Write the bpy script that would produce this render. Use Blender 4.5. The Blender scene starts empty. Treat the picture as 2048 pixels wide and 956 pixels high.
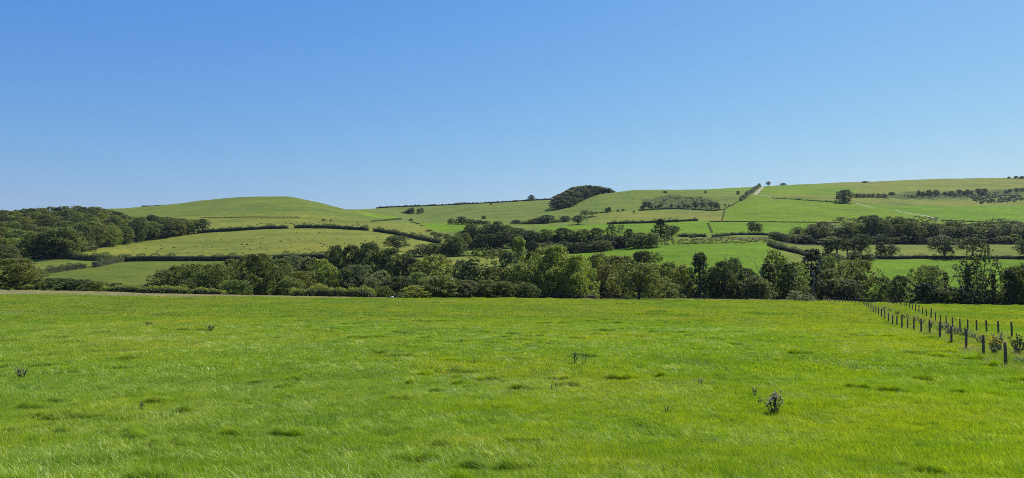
import bpy, math, random
import numpy as np
from mathutils import Vector

sc = bpy.context.scene
C = sc.collection
R = math.radians
rng = np.random.default_rng(7)
random.seed(7)

# ------------------------------------------------------------------ camera, sky, sun
F = 1547.0                      # focal length in pixels of the 2048 px wide frame
HOR = 530.0                     # row of the eye level
TILT = math.atan((HOR - 478.0) / F)
cam = bpy.data.cameras.new('camera')
cam.sensor_width = 36.0
cam.lens = 36.0 * F / 2048.0
cam.clip_start = 0.1
cam.clip_end = 20000.0
camo = bpy.data.objects.new('camera', cam)
C.objects.link(camo)
camo.rotation_euler = (R(90) + TILT, 0, 0)
sc.camera = camo

SKY, EXPO = 0.083, 0.4
SUN_EL, SUN_AZ = R(51), R(46)   # azimuth clockwise from the view direction (+Y)
w = bpy.data.worlds.new('World')
sc.world = w
w.use_nodes = True
nt = w.node_tree
bg = nt.nodes['Background']
sky = nt.nodes.new('ShaderNodeTexSky')
sky.sky_type = 'NISHITA'
sky.sun_disc = False
sky.sun_elevation = SUN_EL
sky.sun_rotation = SUN_AZ
sky.altitude = 60
sky.air_density = 1.4
sky.dust_density = 0.5
sky.ozone_density = 5.0
bg.inputs[1].default_value = SKY
# the sky of a phone picture: the same physical sky with its blue held back towards the bright side
sp = nt.nodes.new('ShaderNodeSeparateColor'); cb = nt.nodes.new('ShaderNodeCombineColor')
nt.links.new(sky.outputs[0], sp.inputs[0])
for ch, (ga, am) in enumerate(((1.385, .0375), (1.041, .0795), (.388, .3690))):
    m2 = nt.nodes.new('ShaderNodeMath'); m2.operation = 'POWER'; m2.inputs[1].default_value = ga
    m3 = nt.nodes.new('ShaderNodeMath'); m3.operation = 'MULTIPLY'; m3.inputs[1].default_value = am / (SKY * 2 ** EXPO)
    nt.links.new(sp.outputs[ch], m2.inputs[0]); nt.links.new(m2.outputs[0], m3.inputs[0]); nt.links.new(m3.outputs[0], cb.inputs[ch])
nt.links.new(cb.outputs[0], bg.inputs[0])
sl = bpy.data.lights.new('sun', 'SUN')
sl.energy = 5.0
sl.angle = R(0.53)
sl.color = (1.0, 0.955, 0.88)
so = bpy.data.objects.new('sun', sl)
C.objects.link(so)
sdir = Vector((math.sin(SUN_AZ) * math.cos(SUN_EL), math.cos(SUN_AZ) * math.cos(SUN_EL), math.sin(SUN_EL)))
so.rotation_euler = sdir.to_track_quat('Z', 'Y').to_euler()
sc.view_settings.view_transform = 'Standard'
sc.view_settings.look = 'None'
sc.view_settings.exposure = EXPO
sc.view_settings.gamma = 1.0
sc.cycles.max_bounces = 6
sc.cycles.diffuse_bounces = 3
sc.cycles.glossy_bounces = 2
sc.cycles.transmission_bounces = 4
sc.cycles.transparent_max_bounces = 4
sc.cycles.volume_bounces = 0
sc.cycles.use_denoising = False
sc.cycles.denoising_prefilter = 'NONE'
sc.cycles.filter_width = 0.95
sc.cycles.sample_clamp_indirect = 6.0

# ------------------------------------------------------------------ helpers
ct, st = math.cos(TILT), math.sin(TILT)
def pu(px, py):                 # pixel -> (x/Y, z/Y)
    dy = 478.0 - py
    den = F * ct - dy * st
    return (px - 1024.0) / den, (F * st + dy * ct) / den
def proj(x, y, z):              # world -> pixel
    d = y * ct + z * st
    return 1024 + F * x / d, 478 - F * (z * ct - y * st) / d

def _hash(ix, iy, seed):
    h = (ix.astype(np.int64) * 374761393 + iy.astype(np.int64) * 668265263 + seed * 1442695041) & 0xFFFFFFFF
    h = ((h ^ (h >> 13)) * 1274126177) & 0xFFFFFFFF
    h = h ^ (h >> 16)
    return (h & 0xFFFF) / 65535.0 * 2 - 1
def vnoise(x, y, seed=0):
    x = np.asarray(x, float); y = np.asarray(y, float)
    ix, iy = np.floor(x), np.floor(y)
    fx, fy = x - ix, y - iy
    fx = fx * fx * fx * (fx * (fx * 6 - 15) + 10); fy = fy * fy * fy * (fy * (fy * 6 - 15) + 10)
    a = _hash(ix, iy, seed); b = _hash(ix + 1, iy, seed); c = _hash(ix, iy + 1, seed); d = _hash(ix + 1, iy + 1, seed)
    return (a * (1 - fx) + b * fx) * (1 - fy) + (c * (1 - fx) + d * fx) * fy
def fbm(x, y, seed=0, oct=3):
    s = 0; a = 1.0; t = 0
    for o in range(oct):
        s = s + a * vnoise(x * 2 ** o + 17.3 * o, y * 2 ** o - 9.1 * o, seed + o); t += a; a *= .5
    return s / t

def tag(o, label=None, cat=None, group=None, kind=None):
    if label: o['label'] = label
    if cat: o['category'] = cat
    if group: o['group'] = group
    if kind: o['kind'] = kind
    return o
def obj(name, mesh, parent=None, mat=None):
    if mat is not None and not mesh.materials: mesh.materials.append(mat)
    o = bpy.data.objects.new(name, mesh)
    C.objects.link(o)
    if parent is not None: o.parent = parent
    return o
def empty(name, loc):
    o = bpy.data.objects.new(name, None)
    C.objects.link(o); o.location = loc; o.empty_display_size = .3
    return o
def mesh_arrays(name, V, Fq, mats=(), smooth=False, fmat=None):
    """V (n,3); Fq list of (faces array (m,k)) arrays"""
    me = bpy.data.meshes.new(name)
    V = np.ascontiguousarray(V, dtype=np.float32)
    me.vertices.add(len(V)); me.vertices.foreach_set('co', V.ravel())
    loops = np.concatenate([f.ravel() for f in Fq]).astype(np.int32)
    tot = np.concatenate([np.full(len(f), f.shape[1], np.int32) for f in Fq])
    start = np.concatenate([[0], np.cumsum(tot)[:-1]]).astype(np.int32)
    me.loops.add(len(loops)); me.loops.foreach_set('vertex_index', loops)
    me.polygons.add(len(tot)); me.polygons.foreach_set('loop_start', start)
    try: me.polygons.foreach_set('loop_total', tot)
    except Exception: pass
    if smooth: me.polygons.foreach_set('use_smooth', np.ones(len(tot), bool))
    for m in mats: me.materials.append(m)
    if fmat is not None: me.polygons.foreach_set('material_index', fmat.astype(np.int32))
    me.update(calc_edges=True)
    return me

# ------------------------------------------------------------------ terrain
# every ring: depth Y (metres ahead) -> [(pixel column, pixel row)] where the ground stands at that depth
def ring(Y, pts): return ('px', Y, pts)
RINGS = [
 ('z', -60, -0.6), ('z', -8, -1.55), ('z', 0, -1.65), ('z', 4, -2.05), ('z', 10, -3.25),
 ring(15, [(0, 958), (2048, 958)]),
 ring(25, [(0, 842), (1024, 836), (2048, 832)]),
 ring(39, [(0, 745), (1024, 738), (2048, 731)]),
 ring(60, [(0, 676), (1024, 676), (2048, 676)]),
 ring(88, [(0, 636), (1024, 640), (1790, 655), (2048, 660)]),
 ring(118, [(0, 611), (1024, 618), (1750, 627), (2048, 632)]),
 ring(150, [(0, 594), (400, 600), (1024, 605), (1600, 610), (1724, 608.5), (2048, 613)]),
 ring(178, [(0, 583), (300, 588), (500, 593), (760, 597), (1024, 598), (1300, 601), (1600, 605), (1720, 606), (2048, 619)]),
 ring(205, [(0, 584), (300, 589), (500, 594), (760, 599), (1024, 601), (1300, 600.5), (1600, 602.5), (1680, 604), (1720, 606.5), (1800, 614), (2048, 625)]),
 ring(228, [(0, 592), (300, 597), (500, 604), (760, 608), (1024, 611), (1300, 608), (1600, 601.5), (1680, 604.5), (1720, 609), (1800, 618), (2048, 628)]),
 ring(262, [(0, 582), (300, 584), (700, 600), (1024, 602), (1300, 600), (1600, 608), (1700, 612), (2048, 602)]),
 ring(300, [(0, 562), (90, 558), (300, 566), (500, 572), (700, 574), (1000, 572), (1200, 560), (1300, 548), (1400, 545), (1540, 548), (1750, 566), (2048, 566)]),
 ring(330, [(0, 552), (86, 549), (300, 552), (500, 556), (700, 558), (1000, 550), (1200, 540), (1300, 530), (1400, 526), (1540, 528), (1750, 544), (2048, 544)]),
 ring(370, [(0, 538), (90, 538), (180, 534), (300, 537), (500, 538), (700, 538), (1000, 526), (1200, 520), (1300, 510), (1400, 504), (1540, 506), (1640, 520), (1750, 519), (2048, 519)]),
 ring(430, [(0, 523), (60, 521), (110, 517), (175, 519), (245, 522), (420, 522), (520, 521), (650, 517), (800, 513), (1000, 511), (1190, 504), (1280, 492), (1400, 487), (1520, 487), (1600, 496), (2048, 494)]),
 ring(470, [(0, 501), (100, 500), (200, 502), (300, 506), (500, 505), (700, 502), (820, 500), (900, 503), (1000, 500), (1190, 497), (1280, 484), (1400, 477), (1540, 477), (1600, 487), (2048, 487)]),
 ring(520, [(0, 484), (100, 484), (200, 488), (300, 490), (450, 484), (600, 478), (750, 478), (880, 487), (940, 489), (1000, 490), (1190, 484), (1280, 477), (1400, 470), (1540, 470), (1600, 477), (2048, 477)]),
 ring(600, [(0, 464), (100, 462), (200, 468), (300, 473), (390, 466), (500, 460), (577, 456.5), (740, 461), (820, 469), (880, 471), (1000, 473), (1150, 463), (1250, 460), (1400, 456), (1540, 456), (1800, 461), (2048, 461)]),
 ring(680, [(0, 450), (100, 450), (200, 452), (300, 450), (390, 449), (500, 446), (600, 445), (740, 450), (850, 455), (950, 456), (1060, 456), (1200, 448), (1300, 445), (1400, 442), (1540, 443), (1800, 446), (2048, 448)]),
 ring(850, [(0, 434), (215, 425), (300, 418), (400, 410), (450, 406), (510, 404), (590, 405), (650, 414), (700, 424), (760, 437), (850, 444.5), (950, 442), (1060, 438), (1150, 430), (1250, 423), (1350, 421), (1430, 421), (1500, 405), (1700, 405), (1800, 418), (2048, 418)]),
 ring(950, [(0, 428), (215, 418), (250, 417), (300, 412.5), (350, 408), (400, 401), (430, 398), (442, 396.5), (520, 393.5), (580, 393.5), (602, 398), (650, 408), (690, 418.5), (720, 428), (760, 441), (850, 443), (950, 436), (1060, 430), (1110, 422), (1150, 414), (1200, 405), (1260, 402), (1320, 404), (1400, 405), (1500, 396), (1700, 396), (1800, 402), (2048, 405)]),
 ring(1080, [(0, 436), (215, 426), (430, 408), (520, 404), (602, 408), (690, 425), (720, 425), (760, 437), (850, 440), (950, 426), (1060, 416), (1105, 410), (1150, 404), (1185, 391), (1225, 386.5), (1265, 380.5), (1300, 378.5), (1350, 378.5), (1400, 383), (1500, 388), (1600, 388), (1700, 386), (1800, 388), (2048, 392)]),
 ring(1200, [(0, 442), (430, 416), (602, 414), (690, 423), (720, 421), (760, 425), (830, 430), (860, 426), (950, 414), (1060, 407), (1100, 404), (1150, 401), (1225, 392), (1300, 384), (1400, 382.5), (1500, 381), (1600, 380), (1700, 378), (1800, 377), (2048, 381)]),
 ring(1380, [(0, 446), (430, 420), (602, 420), (690, 419), (720, 419), (760, 416.5), (830, 414), (900, 411), (1000, 405.5), (1100, 400), (1150, 396), (1225, 391), (1300, 384), (1350, 380), (1400, 379), (1500, 375.5), (1540, 373), (1600, 371), (1700, 369), (1800, 367), (2048, 366)]),
 ring(1560, [(0, 455), (600, 430), (760, 424), (900, 418), (1100, 407), (1300, 390), (1400, 381), (1500, 376.5), (1540, 373.5), (1600, 370), (1700, 365.5), (1800, 361.5), (1900, 358), (2048, 355)]),
 ring(1800, [(0, 470), (1024, 430), (1500, 386), (2048, 362)]),
 ('z', 2400, 75), ('z', 3300, 10)]
RY = np.array([r[1] for r in RINGS], float)

ug = [-1.6]
while ug[-1] < 1.6:
    a = abs(ug[-1] + .001)
    ug.append(ug[-1] + (0.0027 if a < .70 else min(.05, 0.0027 + (a - .70) * .12)))
UG = np.array(ug)
yg = [-60, -45, -30, -20, -12, -6, -2, 2, 5, 8, 10.5, 12.2]
while yg[-1] < 3200:
    y = yg[-1]
    yg.append(y + (max(.32, .0072 * y) if y < 1650 else .06 * y))
YG = np.array(yg, float)
YGc = np.maximum(YG, 12.0)      # the sheet keeps a 12 m wide scale near and behind the camera
def smooth(a, k):
    if k < 1: return a
    n = int(3 * k); g = np.exp(-.5 * (np.arange(-n, n + 1) / k) ** 2); g /= g.sum()
    return np.convolve(np.pad(a, n, mode='edge'), g, mode='valid')
Zr = np.zeros((len(RINGS), len(UG)))
for i, r in enumerate(RINGS):
    if r[0] == 'z': Zr[i] = r[2]; continue
    us = []; ss = []
    for (px, py) in r[2]:
        u, s = pu(px, py); us.append(u); ss.append(s)
    s = np.interp(UG, us, ss)
    Zr[i] = smooth(s, 4.0 if r[1] < 900 else 2.2) * r[1]
def pchip(X, Yv, xq):           # Yv (K, n) -> (len(xq), n)
    h = np.diff(X)[:, None]; d = np.diff(Yv, axis=0) / h
    m = np.zeros_like(Yv)
    w1 = 2 * h[1:] + h[:-1]; w2 = h[1:] + 2 * h[:-1]
    same = d[:-1] * d[1:] > 0
    with np.errstate(divide='ignore', invalid='ignore'):
        hm = (w1 + w2) / (w1 / d[:-1] + w2 / d[1:])
    m[1:-1] = np.where(same, hm, 0); m[0] = d[0]; m[-1] = d[-1]
    k = np.clip(np.searchsorted(X, xq, side='right') - 1, 0, len(X) - 2)
    t = ((xq - X[k]) / h[k, 0])[:, None]; hh = h[k]
    return ((1 + 2 * t) * (1 - t) ** 2 * Yv[k] + t * (1 - t) ** 2 * hh * m[k]
            + t * t * (3 - 2 * t) * Yv[k + 1] + t * t * (t - 1) * hh * m[k + 1])
ZG = pchip(RY, Zr, YG)          # (NY, NU)
XG = UG[None, :] * YGc[:, None]
YY = np.repeat(YG[:, None], len(UG), 1)
near = np.clip((235 - YY) / 30, 0, 1) * np.clip((YY - 3) / 8, 0, 1)
grow = np.clip(YY / 90, .35, 1)
ZG += near * (.045 * fbm(XG / 1.3, YY / 1.1, 3) + .10 * fbm(XG / 4.5, YY / 4, 5) * grow + .16 * fbm(XG / 28, YY / 16, 8) * grow)
far = np.clip((YY - 260) / 60, 0, 1)
ZG += far * (.35 * fbm(XG / 25, YY / 25, 11) + .8 * fbm(XG / 90, YY / 70, 12) * np.clip(YY / 600, .3, 1.3))
steep = np.clip((YY - 640) / 120, 0, 1) * np.clip((1700 - YY) / 200, 0, 1)
ZG += steep * (.55 * fbm(XG / 38 + .4 * vnoise(YY / 60, XG / 60, 4), YY / 11, 21) + 1.3 * fbm(XG / 110, YY / 45, 22))

def gz(x, y):
    x = np.asarray(x, float); y = np.asarray(y, float)
    u = x / np.maximum(y, 12.0)
    i = np.clip(np.searchsorted(YG, y, side='right') - 1, 0, len(YG) - 2)
    j = np.clip(np.searchsorted(UG, u, side='right') - 1, 0, len(UG) - 2)
    a = (y - YG[i]) / (YG[i + 1] - YG[i]); b = (u - UG[j]) / (UG[j + 1] - UG[j])
    return (ZG[i, j] * (1 - a) * (1 - b) + ZG[i + 1, j] * a * (1 - b) + ZG[i, j + 1] * (1 - a) * b + ZG[i + 1, j + 1] * a * b)
def at(px, Y):                  # the ground point at a column and depth
    x = (px - 1024.0) / F * Y
    z = float(gz(x, Y))
    d = Y * ct + z * st
    x = (px - 1024.0) / F * d
    return Vector((x, Y, float(gz(x, Y))))
def hit(px, py, y0, y1):        # where the line of sight meets the ground between two depths
    ys = np.linspace(y0, y1, 260)
    u, s = pu(px, py)
    z = gz(u * ys, ys)
    k = np.nonzero(z / ys >= s)[0]
    Y = ys[k[0]] if len(k) else ys[int(np.argmax(z / ys))]
    return at(px, float(Y))

# land-use colours by field (albedo; under the grass also painted gap shade)
PAL = dict(pasture=(.10, .165, .014), dry=(.27, .235, .10), green=(.100, .132, .020), pale=(.176, .190, .030), straw=(.30, .27, .10),
           olive=(.160, .182, .030), hill=(.124, .164, .028), bright=(.114, .198, .010), rough=(.100, .118, .028), down=(.126, .172, .028),
           hay=(.138, .166, .028), scrub=(.070, .095, .022), litter_gap_shade=(.035, .045, .018), limey=(.128, .196, .012))
col = np.zeros(ZG.shape + (3,)); col[:] = PAL['hill']
PX, PY = proj(XG, np.maximum(YY, 1), ZG)
def inside(poly, rag=0):
    x, y = (PX + rag * fbm(XG / 14, YY / 14, 71, 3) * 1.6, PY + rag * .35 * fbm(XG / 9, YY / 12, 72, 3)) if rag else (PX, PY); c = np.zeros(x.shape, bool); n = len(poly)
    for i in range(n):
        x0, y0 = poly[i]; x1, y1 = poly[(i + 1) % n]
        if y0 == y1: continue
        c ^= ((y0 > y) != (y1 > y)) & (x < (x1 - x0) * (y - y0) / (y1 - y0) + x0)
    return c
def zone(name, y0, y1, poly=None, px=(-9e9, 9e9), rag=0):
    m = (YY >= y0) & (YY <= y1) & (PX >= px[0]) & (PX <= px[1])
    if poly: m &= inside(poly, rag)
    col[m] = PAL[name]
zone('litter_gap_shade', -100, 95)  # ground under the near grass painted dark so gaps between blades look shaded
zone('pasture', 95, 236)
col[(YY >= 95) & (YY < 236)] *= .6  # farther turf base darkened too, as painted shade between the blades
zone('litter_gap_shade', 236, 262)
wob = 6 * vnoise(XG / 12, YY * 0, 31)
DRYL = np.interp(PX, [0, 350, 700, 820], [160, 168, 177, 190])
col[(YY > DRYL + wob * 1.5) & (YY < 236) & (PX < 820)] = (.15, .175, .045)
md = (YY > DRYL + wob * 1.5) & (YY < 236) & (PX < 820) & (fbm(XG / 5, YY / 3.5, 81) > .02)
col[md] = (.24, .215, .09)
col[(YY > 190 + wob) & (YY < 236) & (PX > 1120) & (PX < 1730)] = PAL['dry']
zone('green', 262, 436, px=(-2000, 820))
zone('hay', 330, 440, [(40, 525), (60, 519), (110, 512), (150, 512), (230, 521), (174, 535), (80, 550), (20, 560)])
zone('olive', 430, 603, px=(120, 900))
zone('pale', 430, 520, px=(560, 900))
zone('hill', 603, 1100, px=(-3000, 1080))
zone('olive', 603, 745, px=(200, 900))
zone('bright', 262, 474, px=(1150, 1575))
zone('olive', 380, 445, px=(800, 1020))
zone('bright', 640, 860, [(846, 446), (960, 446), (960, 472), (900, 472), (846, 452)])
zone('limey', 900, 1200, [(700, 420), (790, 432), (800, 438), (740, 442), (700, 436)])
zone('bright', 520, 682, px=(1080, 1640))
zone('rough', 452, 500, [(1290, 496), (1330, 486), (1400, 476), (1540, 474), (1545, 486), (1480, 489), (1400, 490)], rag=8)
zone('down', 682, 1100, px=(1080, 1500))
zone('olive', 682, 852, px=(1180, 1450))
zone('limey', 684, 1560, [(1449, 446), (1449, 420), (1480, 403), (1512, 389), (1700, 405), (1900, 442), (2060, 452), (1450, 455)])
zone('down', 855, 1800, [(1430, 421), (1519, 372), (1400, 378), (1300, 376), (1250, 380), (1230, 421)])
zone('limey', 1200, 1900, [(1405, 377), (1520, 371), (1500, 385), (1460, 388), (1400, 384)])
zone('olive', 900, 1900, [(1512, 388), (1530, 362), (2400, 340), (2400, 412), (1860, 411), (1700, 404)])
zone('limey', 850, 1900, [(1518, 388), (1532, 372), (1640, 368), (1720, 378), (1700, 392), (1600, 390)])
zone('scrub', 900, 1500, [(1800, 384), (1900, 386), (2000, 378), (2048, 376), (2048, 392), (1960, 398), (1820, 398), (1750, 396)], rag=14)
zone('scrub', 850, 1300, [(1290, 398), (1330, 390), (1420, 396), (1440, 412), (1400, 419), (1290, 419)], rag=14)
zone('bright', 640, 1150, [(1715, 408), (1800, 412), (2400, 412), (2400, 470), (1885, 443), (1800, 425)])
zone('hay', 372, 462, px=(1560, 2400))
zone('bright', 262, 372, px=(1700, 2400))
zone('litter_gap_shade', 455, 545, px=(1560, 2400))
zone('litter_gap_shade', 432, 475, px=(1040, 1270))
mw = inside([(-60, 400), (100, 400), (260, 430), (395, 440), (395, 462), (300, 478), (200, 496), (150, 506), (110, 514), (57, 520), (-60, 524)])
col[mw & (YY > 400) & (YY < 700)] = PAL['litter_gap_shade']
nj, ni = ZG.shape
vid = np.arange(nj * ni).reshape(nj, ni)
quads = np.stack([vid[:-1, :-1], vid[:-1, 1:], vid[1:, 1:], vid[1:, :-1]], -1).reshape(-1, 4)

# ------------------------------------------------------------------ materials
def mat(name): 
    m = bpy.data.materials.new(name); m.use_nodes = True
    m.node_tree.nodes.clear()
    return m, m.node_tree.nodes, m.node_tree.links
def N(nodes, t, **kw):
    n = nodes.new(t)
    for k, v in kw.items(): setattr(n, k, v)
    return n
def noise(nodes, links, vec, scale, detail=4, rough=.6, dist=0):
    n = N(nodes, 'ShaderNodeTexNoise'); n.inputs['Scale'].default_value = scale
    n.inputs['Detail'].default_value = detail; n.inputs['Roughness'].default_value = rough; n.inputs['Distortion'].default_value = dist
    links.new(vec, n.inputs['Vector']); return n
def ramp(nodes, links, fac, stops):
    r = N(nodes, 'ShaderNodeValToRGB'); cr = r.color_ramp
    while len(cr.elements) < len(stops): cr.elements.new(.5)
    for e, (p, c) in zip(cr.elements, stops): e.position = p; e.color = tuple(c) + (1,) if len(c) == 3 else c
    links.new(fac, r.inputs[0]); return r
def mixc(nodes, links, mode, fac, a, b):
    m = N(nodes, 'ShaderNodeMix', data_type='RGBA', blend_type=mode)
    for sock, v in ((m.inputs[0], fac), (m.inputs[6], a), (m.inputs[7], b)):
        if hasattr(v, 'is_linked'): links.new(v, sock)
        elif isinstance(v, (int, float)): sock.default_value = v
        else: sock.default_value = tuple(v) + (1,)
    return m.outputs[2]
def mapping(nodes, links, vec, scale):
    m = N(nodes, 'ShaderNodeMapping'); m.inputs['Scale'].default_value = scale
    links.new(vec, m.inputs[0]); return m.outputs[0]

def ground_material():
    m, n, l = mat('turf')
    out = N(n, 'ShaderNodeOutputMaterial'); b = N(n, 'ShaderNodeBsdfPrincipled')
    b.inputs['Roughness'].default_value = .95; b.inputs['Specular IOR Level'].default_value = .04
    geo = N(n, 'ShaderNodeNewGeometry'); at_ = N(n, 'ShaderNodeAttribute', attribute_name='field')
    p = geo.outputs['Position']
    n1 = noise(n, l, mapping(n, l, p, (1, 1, 0)), .018, 5, .62)
    n2 = noise(n, l, mapping(n, l, p, (1, .7, 0)), .13, 5, .7)
    n3 = noise(n, l, p, 1.1, 6, .75)
    r1 = ramp(n, l, n1.outputs[0], [(.30, (.78, .84, .80)), (.5, (1, 1, 1)), (.70, (1.22, 1.12, 1.0))])
    r2 = ramp(n, l, n2.outputs[0], [(.28, (.74, .78, .80)), (.5, (1, 1, 1)), (.72, (1.25, 1.16, 1.05))])
    r3 = ramp(n, l, n3.outputs[0], [(.25, (.55, .60, .60)), (.5, (1, 1, 1)), (.78, (1.38, 1.28, 1.1))])
    c = mixc(n, l, 'MULTIPLY', 1.0, at_.outputs['Color'], r1.outputs[0])
    c = mixc(n, l, 'MULTIPLY', 1.0, c, r2.outputs[0])
    c = mixc(n, l, 'MULTIPLY', .9, c, r3.outputs[0])
    n4 = noise(n, l, mapping(n, l, p, (.010, .010, .42)), 1.0, 4, .6, .3)      # sheep walks running along the contours
    r4 = ramp(n, l, n4.outputs[0], [(.34, (.74, .80, .86)), (.47, (1, 1, 1)), (.60, (1.0, 1.0, 1.0)), (.70, (1.20, 1.12, 1.05))])
    c = mixc(n, l, 'MULTIPLY', .8, c, r4.outputs[0])
    l.new(c, b.inputs['Base Color'])
    add = N(n, 'ShaderNodeMath', operation='ADD'); l.new(n3.outputs[0], add.inputs[0]); l.new(n2.outputs[0], add.inputs[1])
    bu = N(n, 'ShaderNodeBump'); bu.inputs['Strength'].default_value = .55; bu.inputs['Distance'].default_value = .9
    l.new(add.outputs[0], bu.inputs['Height']); l.new(bu.outputs[0], b.inputs['Normal'])
    l.new(b.outputs[0], out.inputs[0]); return m

def leaf_material(name, transl=.3, sheen=.35, rough=.5, instance_tint=False, base=None, patch=False):
    m, n, l = mat(name)
    out = N(n, 'ShaderNodeOutputMaterial')
    b = N(n, 'ShaderNodeBsdfPrincipled'); b.inputs['Roughness'].default_value = rough
    b.inputs['Specular IOR Level'].default_value = sheen
    tr = N(n, 'ShaderNodeBsdfTranslucent')
    oi = N(n, 'ShaderNodeObjectInfo'); geo = N(n, 'ShaderNodeNewGeometry'); p = geo.outputs['Position']
    if base is None: src = oi.outputs['Color']
    else:
        rgb = N(n, 'ShaderNodeRGB'); rgb.outputs[0].default_value = tuple(base) + (1,); src = rgb.outputs[0]
    if patch:
        na = noise(n, l, mapping(n, l, p, (1, 1, 0)), .045, 3, .6)
        nb = noise(n, l, mapping(n, l, p, (1, .8, 0)), .42, 4, .65)
        ra = ramp(n, l, na.outputs[0], [(.30, (.74, .88, .9)), (.5, (1, 1, 1)), (.70, (1.40, 1.10, 1.2))])
        rb = ramp(n, l, nb.outputs[0], [(.26, (.62, .72, .8)), (.42, (.95, .97, 1)), (.60, (1.12, 1.06, 1)), (.76, (1.5, 1.2, 1.7))])
        src = mixc(n, l, 'MULTIPLY', 1.0, src, ra.outputs[0]); src = mixc(n, l, 'MULTIPLY', 1.0, src, rb.outputs[0])
    ns = noise(n, l, p, 1.3 if not patch else 2.3, 4, .65)
    rs = ramp(n, l, ns.outputs[0], [(.30, (.70, .76, .75)), (.5, (1, 1, 1)), (.70, (1.35, 1.22, 1.0))] if not patch else [(.30, (.50, .60, .62)), (.42, (.95, .97, 1)), (.56, (1.05, 1.03, 1)), (.72, (1.45, 1.22, 1.5))])  # on grass the dark stops paint the shade of small dents
    c = mixc(n, l, 'MULTIPLY', 1.0, src, rs.outputs[0])
    ri = ramp(n, l, geo.outputs['Random Per Island'], [(0, (.38, .46, .5)), (.5, (.95, .97, 1)), (.90, (1.30, 1.18, 1.2)), (1, (2.2, 1.75, 3.0))] if patch else [(0, (.72, .74, .75)), (.55, (1, 1, 1)), (.95, (1.22, 1.16, 1.08)), (1, (1.5, 1.35, 1.3))])
    c = mixc(n, l, 'MULTIPLY', 1.0, c, ri.outputs[0])
    l.new(c, b.inputs['Base Color'])
    tc = mixc(n, l, 'MULTIPLY', 1.0, c, (1.25, 1.25, .55)); l.new(tc, tr.inputs[0])
    mx = N(n, 'ShaderNodeMixShader'); mx.inputs[0].default_value = transl
    l.new(b.outputs[0], mx.inputs[1]); l.new(tr.outputs[0], mx.inputs[2]); l.new(mx.outputs[0], out.inputs[0])
    return m

def plain(name, c, rough=.8, sc_=8.0, var=.35, bump=.2, bd=.02):
    m, n, l = mat(name)
    out = N(n, 'ShaderNodeOutputMaterial'); b = N(n, 'ShaderNodeBsdfPrincipled'); b.inputs['Roughness'].default_value = rough
    b.inputs['Specular IOR Level'].default_value = .25
    tc = N(n, 'ShaderNodeTexCoord')
    ns = noise(n, l, mapping(n, l, tc.outputs['Object'], (1, 1, .3)), sc_, 6, .7)
    r = ramp(n, l, ns.outputs[0], [(.25, tuple(x * (1 - var) for x in c)), (.75, tuple(x * (1 + var) for x in c))])
    l.new(r.outputs[0], b.inputs['Base Color'])
    bu = N(n, 'ShaderNodeBump'); bu.inputs['Strength'].default_value = bump; bu.inputs['Distance'].default_value = bd
    l.new(ns.outputs[0], bu.inputs['Height']); l.new(bu.outputs[0], b.inputs['Normal'])
    l.new(b.outputs[0], out.inputs[0]); return m

M_turf = ground_material()
M_leaf = leaf_material('leaf', .42, .30, .5)
M_grass = leaf_material('grass_blade', .45, .22, .42, base=(.262, .392, .017), patch=True)
M_grassfar = leaf_material('grass_blade_far', .45, .15, .5, base=(.264, .368, .028), patch=True)
M_stalk = leaf_material('pale_blade', .4, .3, .45, base=(.42, .53, .11))
M_dry = leaf_material('dry_grass', .35, .2, .6, base=(.40, .36, .19))
M_bark = plain('bark', (.075, .062, .045), .9, 6, .4, .5)
M_dead = plain('dead_wood', (.11, .10, .085), .9, 8, .4, .4)
M_post = plain('post_wood', (.125, .098, .064), .9, 14, .4, .5)
M_wire = plain('wire', (.22, .22, .21), .5, 5, .1, 0)
M_chalk = plain('chalk', (.30, .28, .18), .95, .6, .25, .3, .1)
M_stem = leaf_material('weed_leaf', .2, .3, .5, base=(.14, .165, .085))
M_seed = leaf_material('seed_head', .2, .1, .8, base=(.58, .49, .41))
M_gold = leaf_material('yellow_petal', .3, .1, .6, base=(.72, .55, .03))
M_white = plain('white_petal', (.75, .75, .68), .7, 10, .1, 0)
M_galv = plain('galvanised_metal', (.72, .73, .72), .4, 6, .1, .05)

# ------------------------------------------------------------------ ground
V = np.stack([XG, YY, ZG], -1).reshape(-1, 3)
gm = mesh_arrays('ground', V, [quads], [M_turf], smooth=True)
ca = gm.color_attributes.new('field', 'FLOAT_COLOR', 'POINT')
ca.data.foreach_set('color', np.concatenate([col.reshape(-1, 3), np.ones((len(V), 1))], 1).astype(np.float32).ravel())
g = obj('ground', gm); g['kind'] = 'structure'

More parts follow.
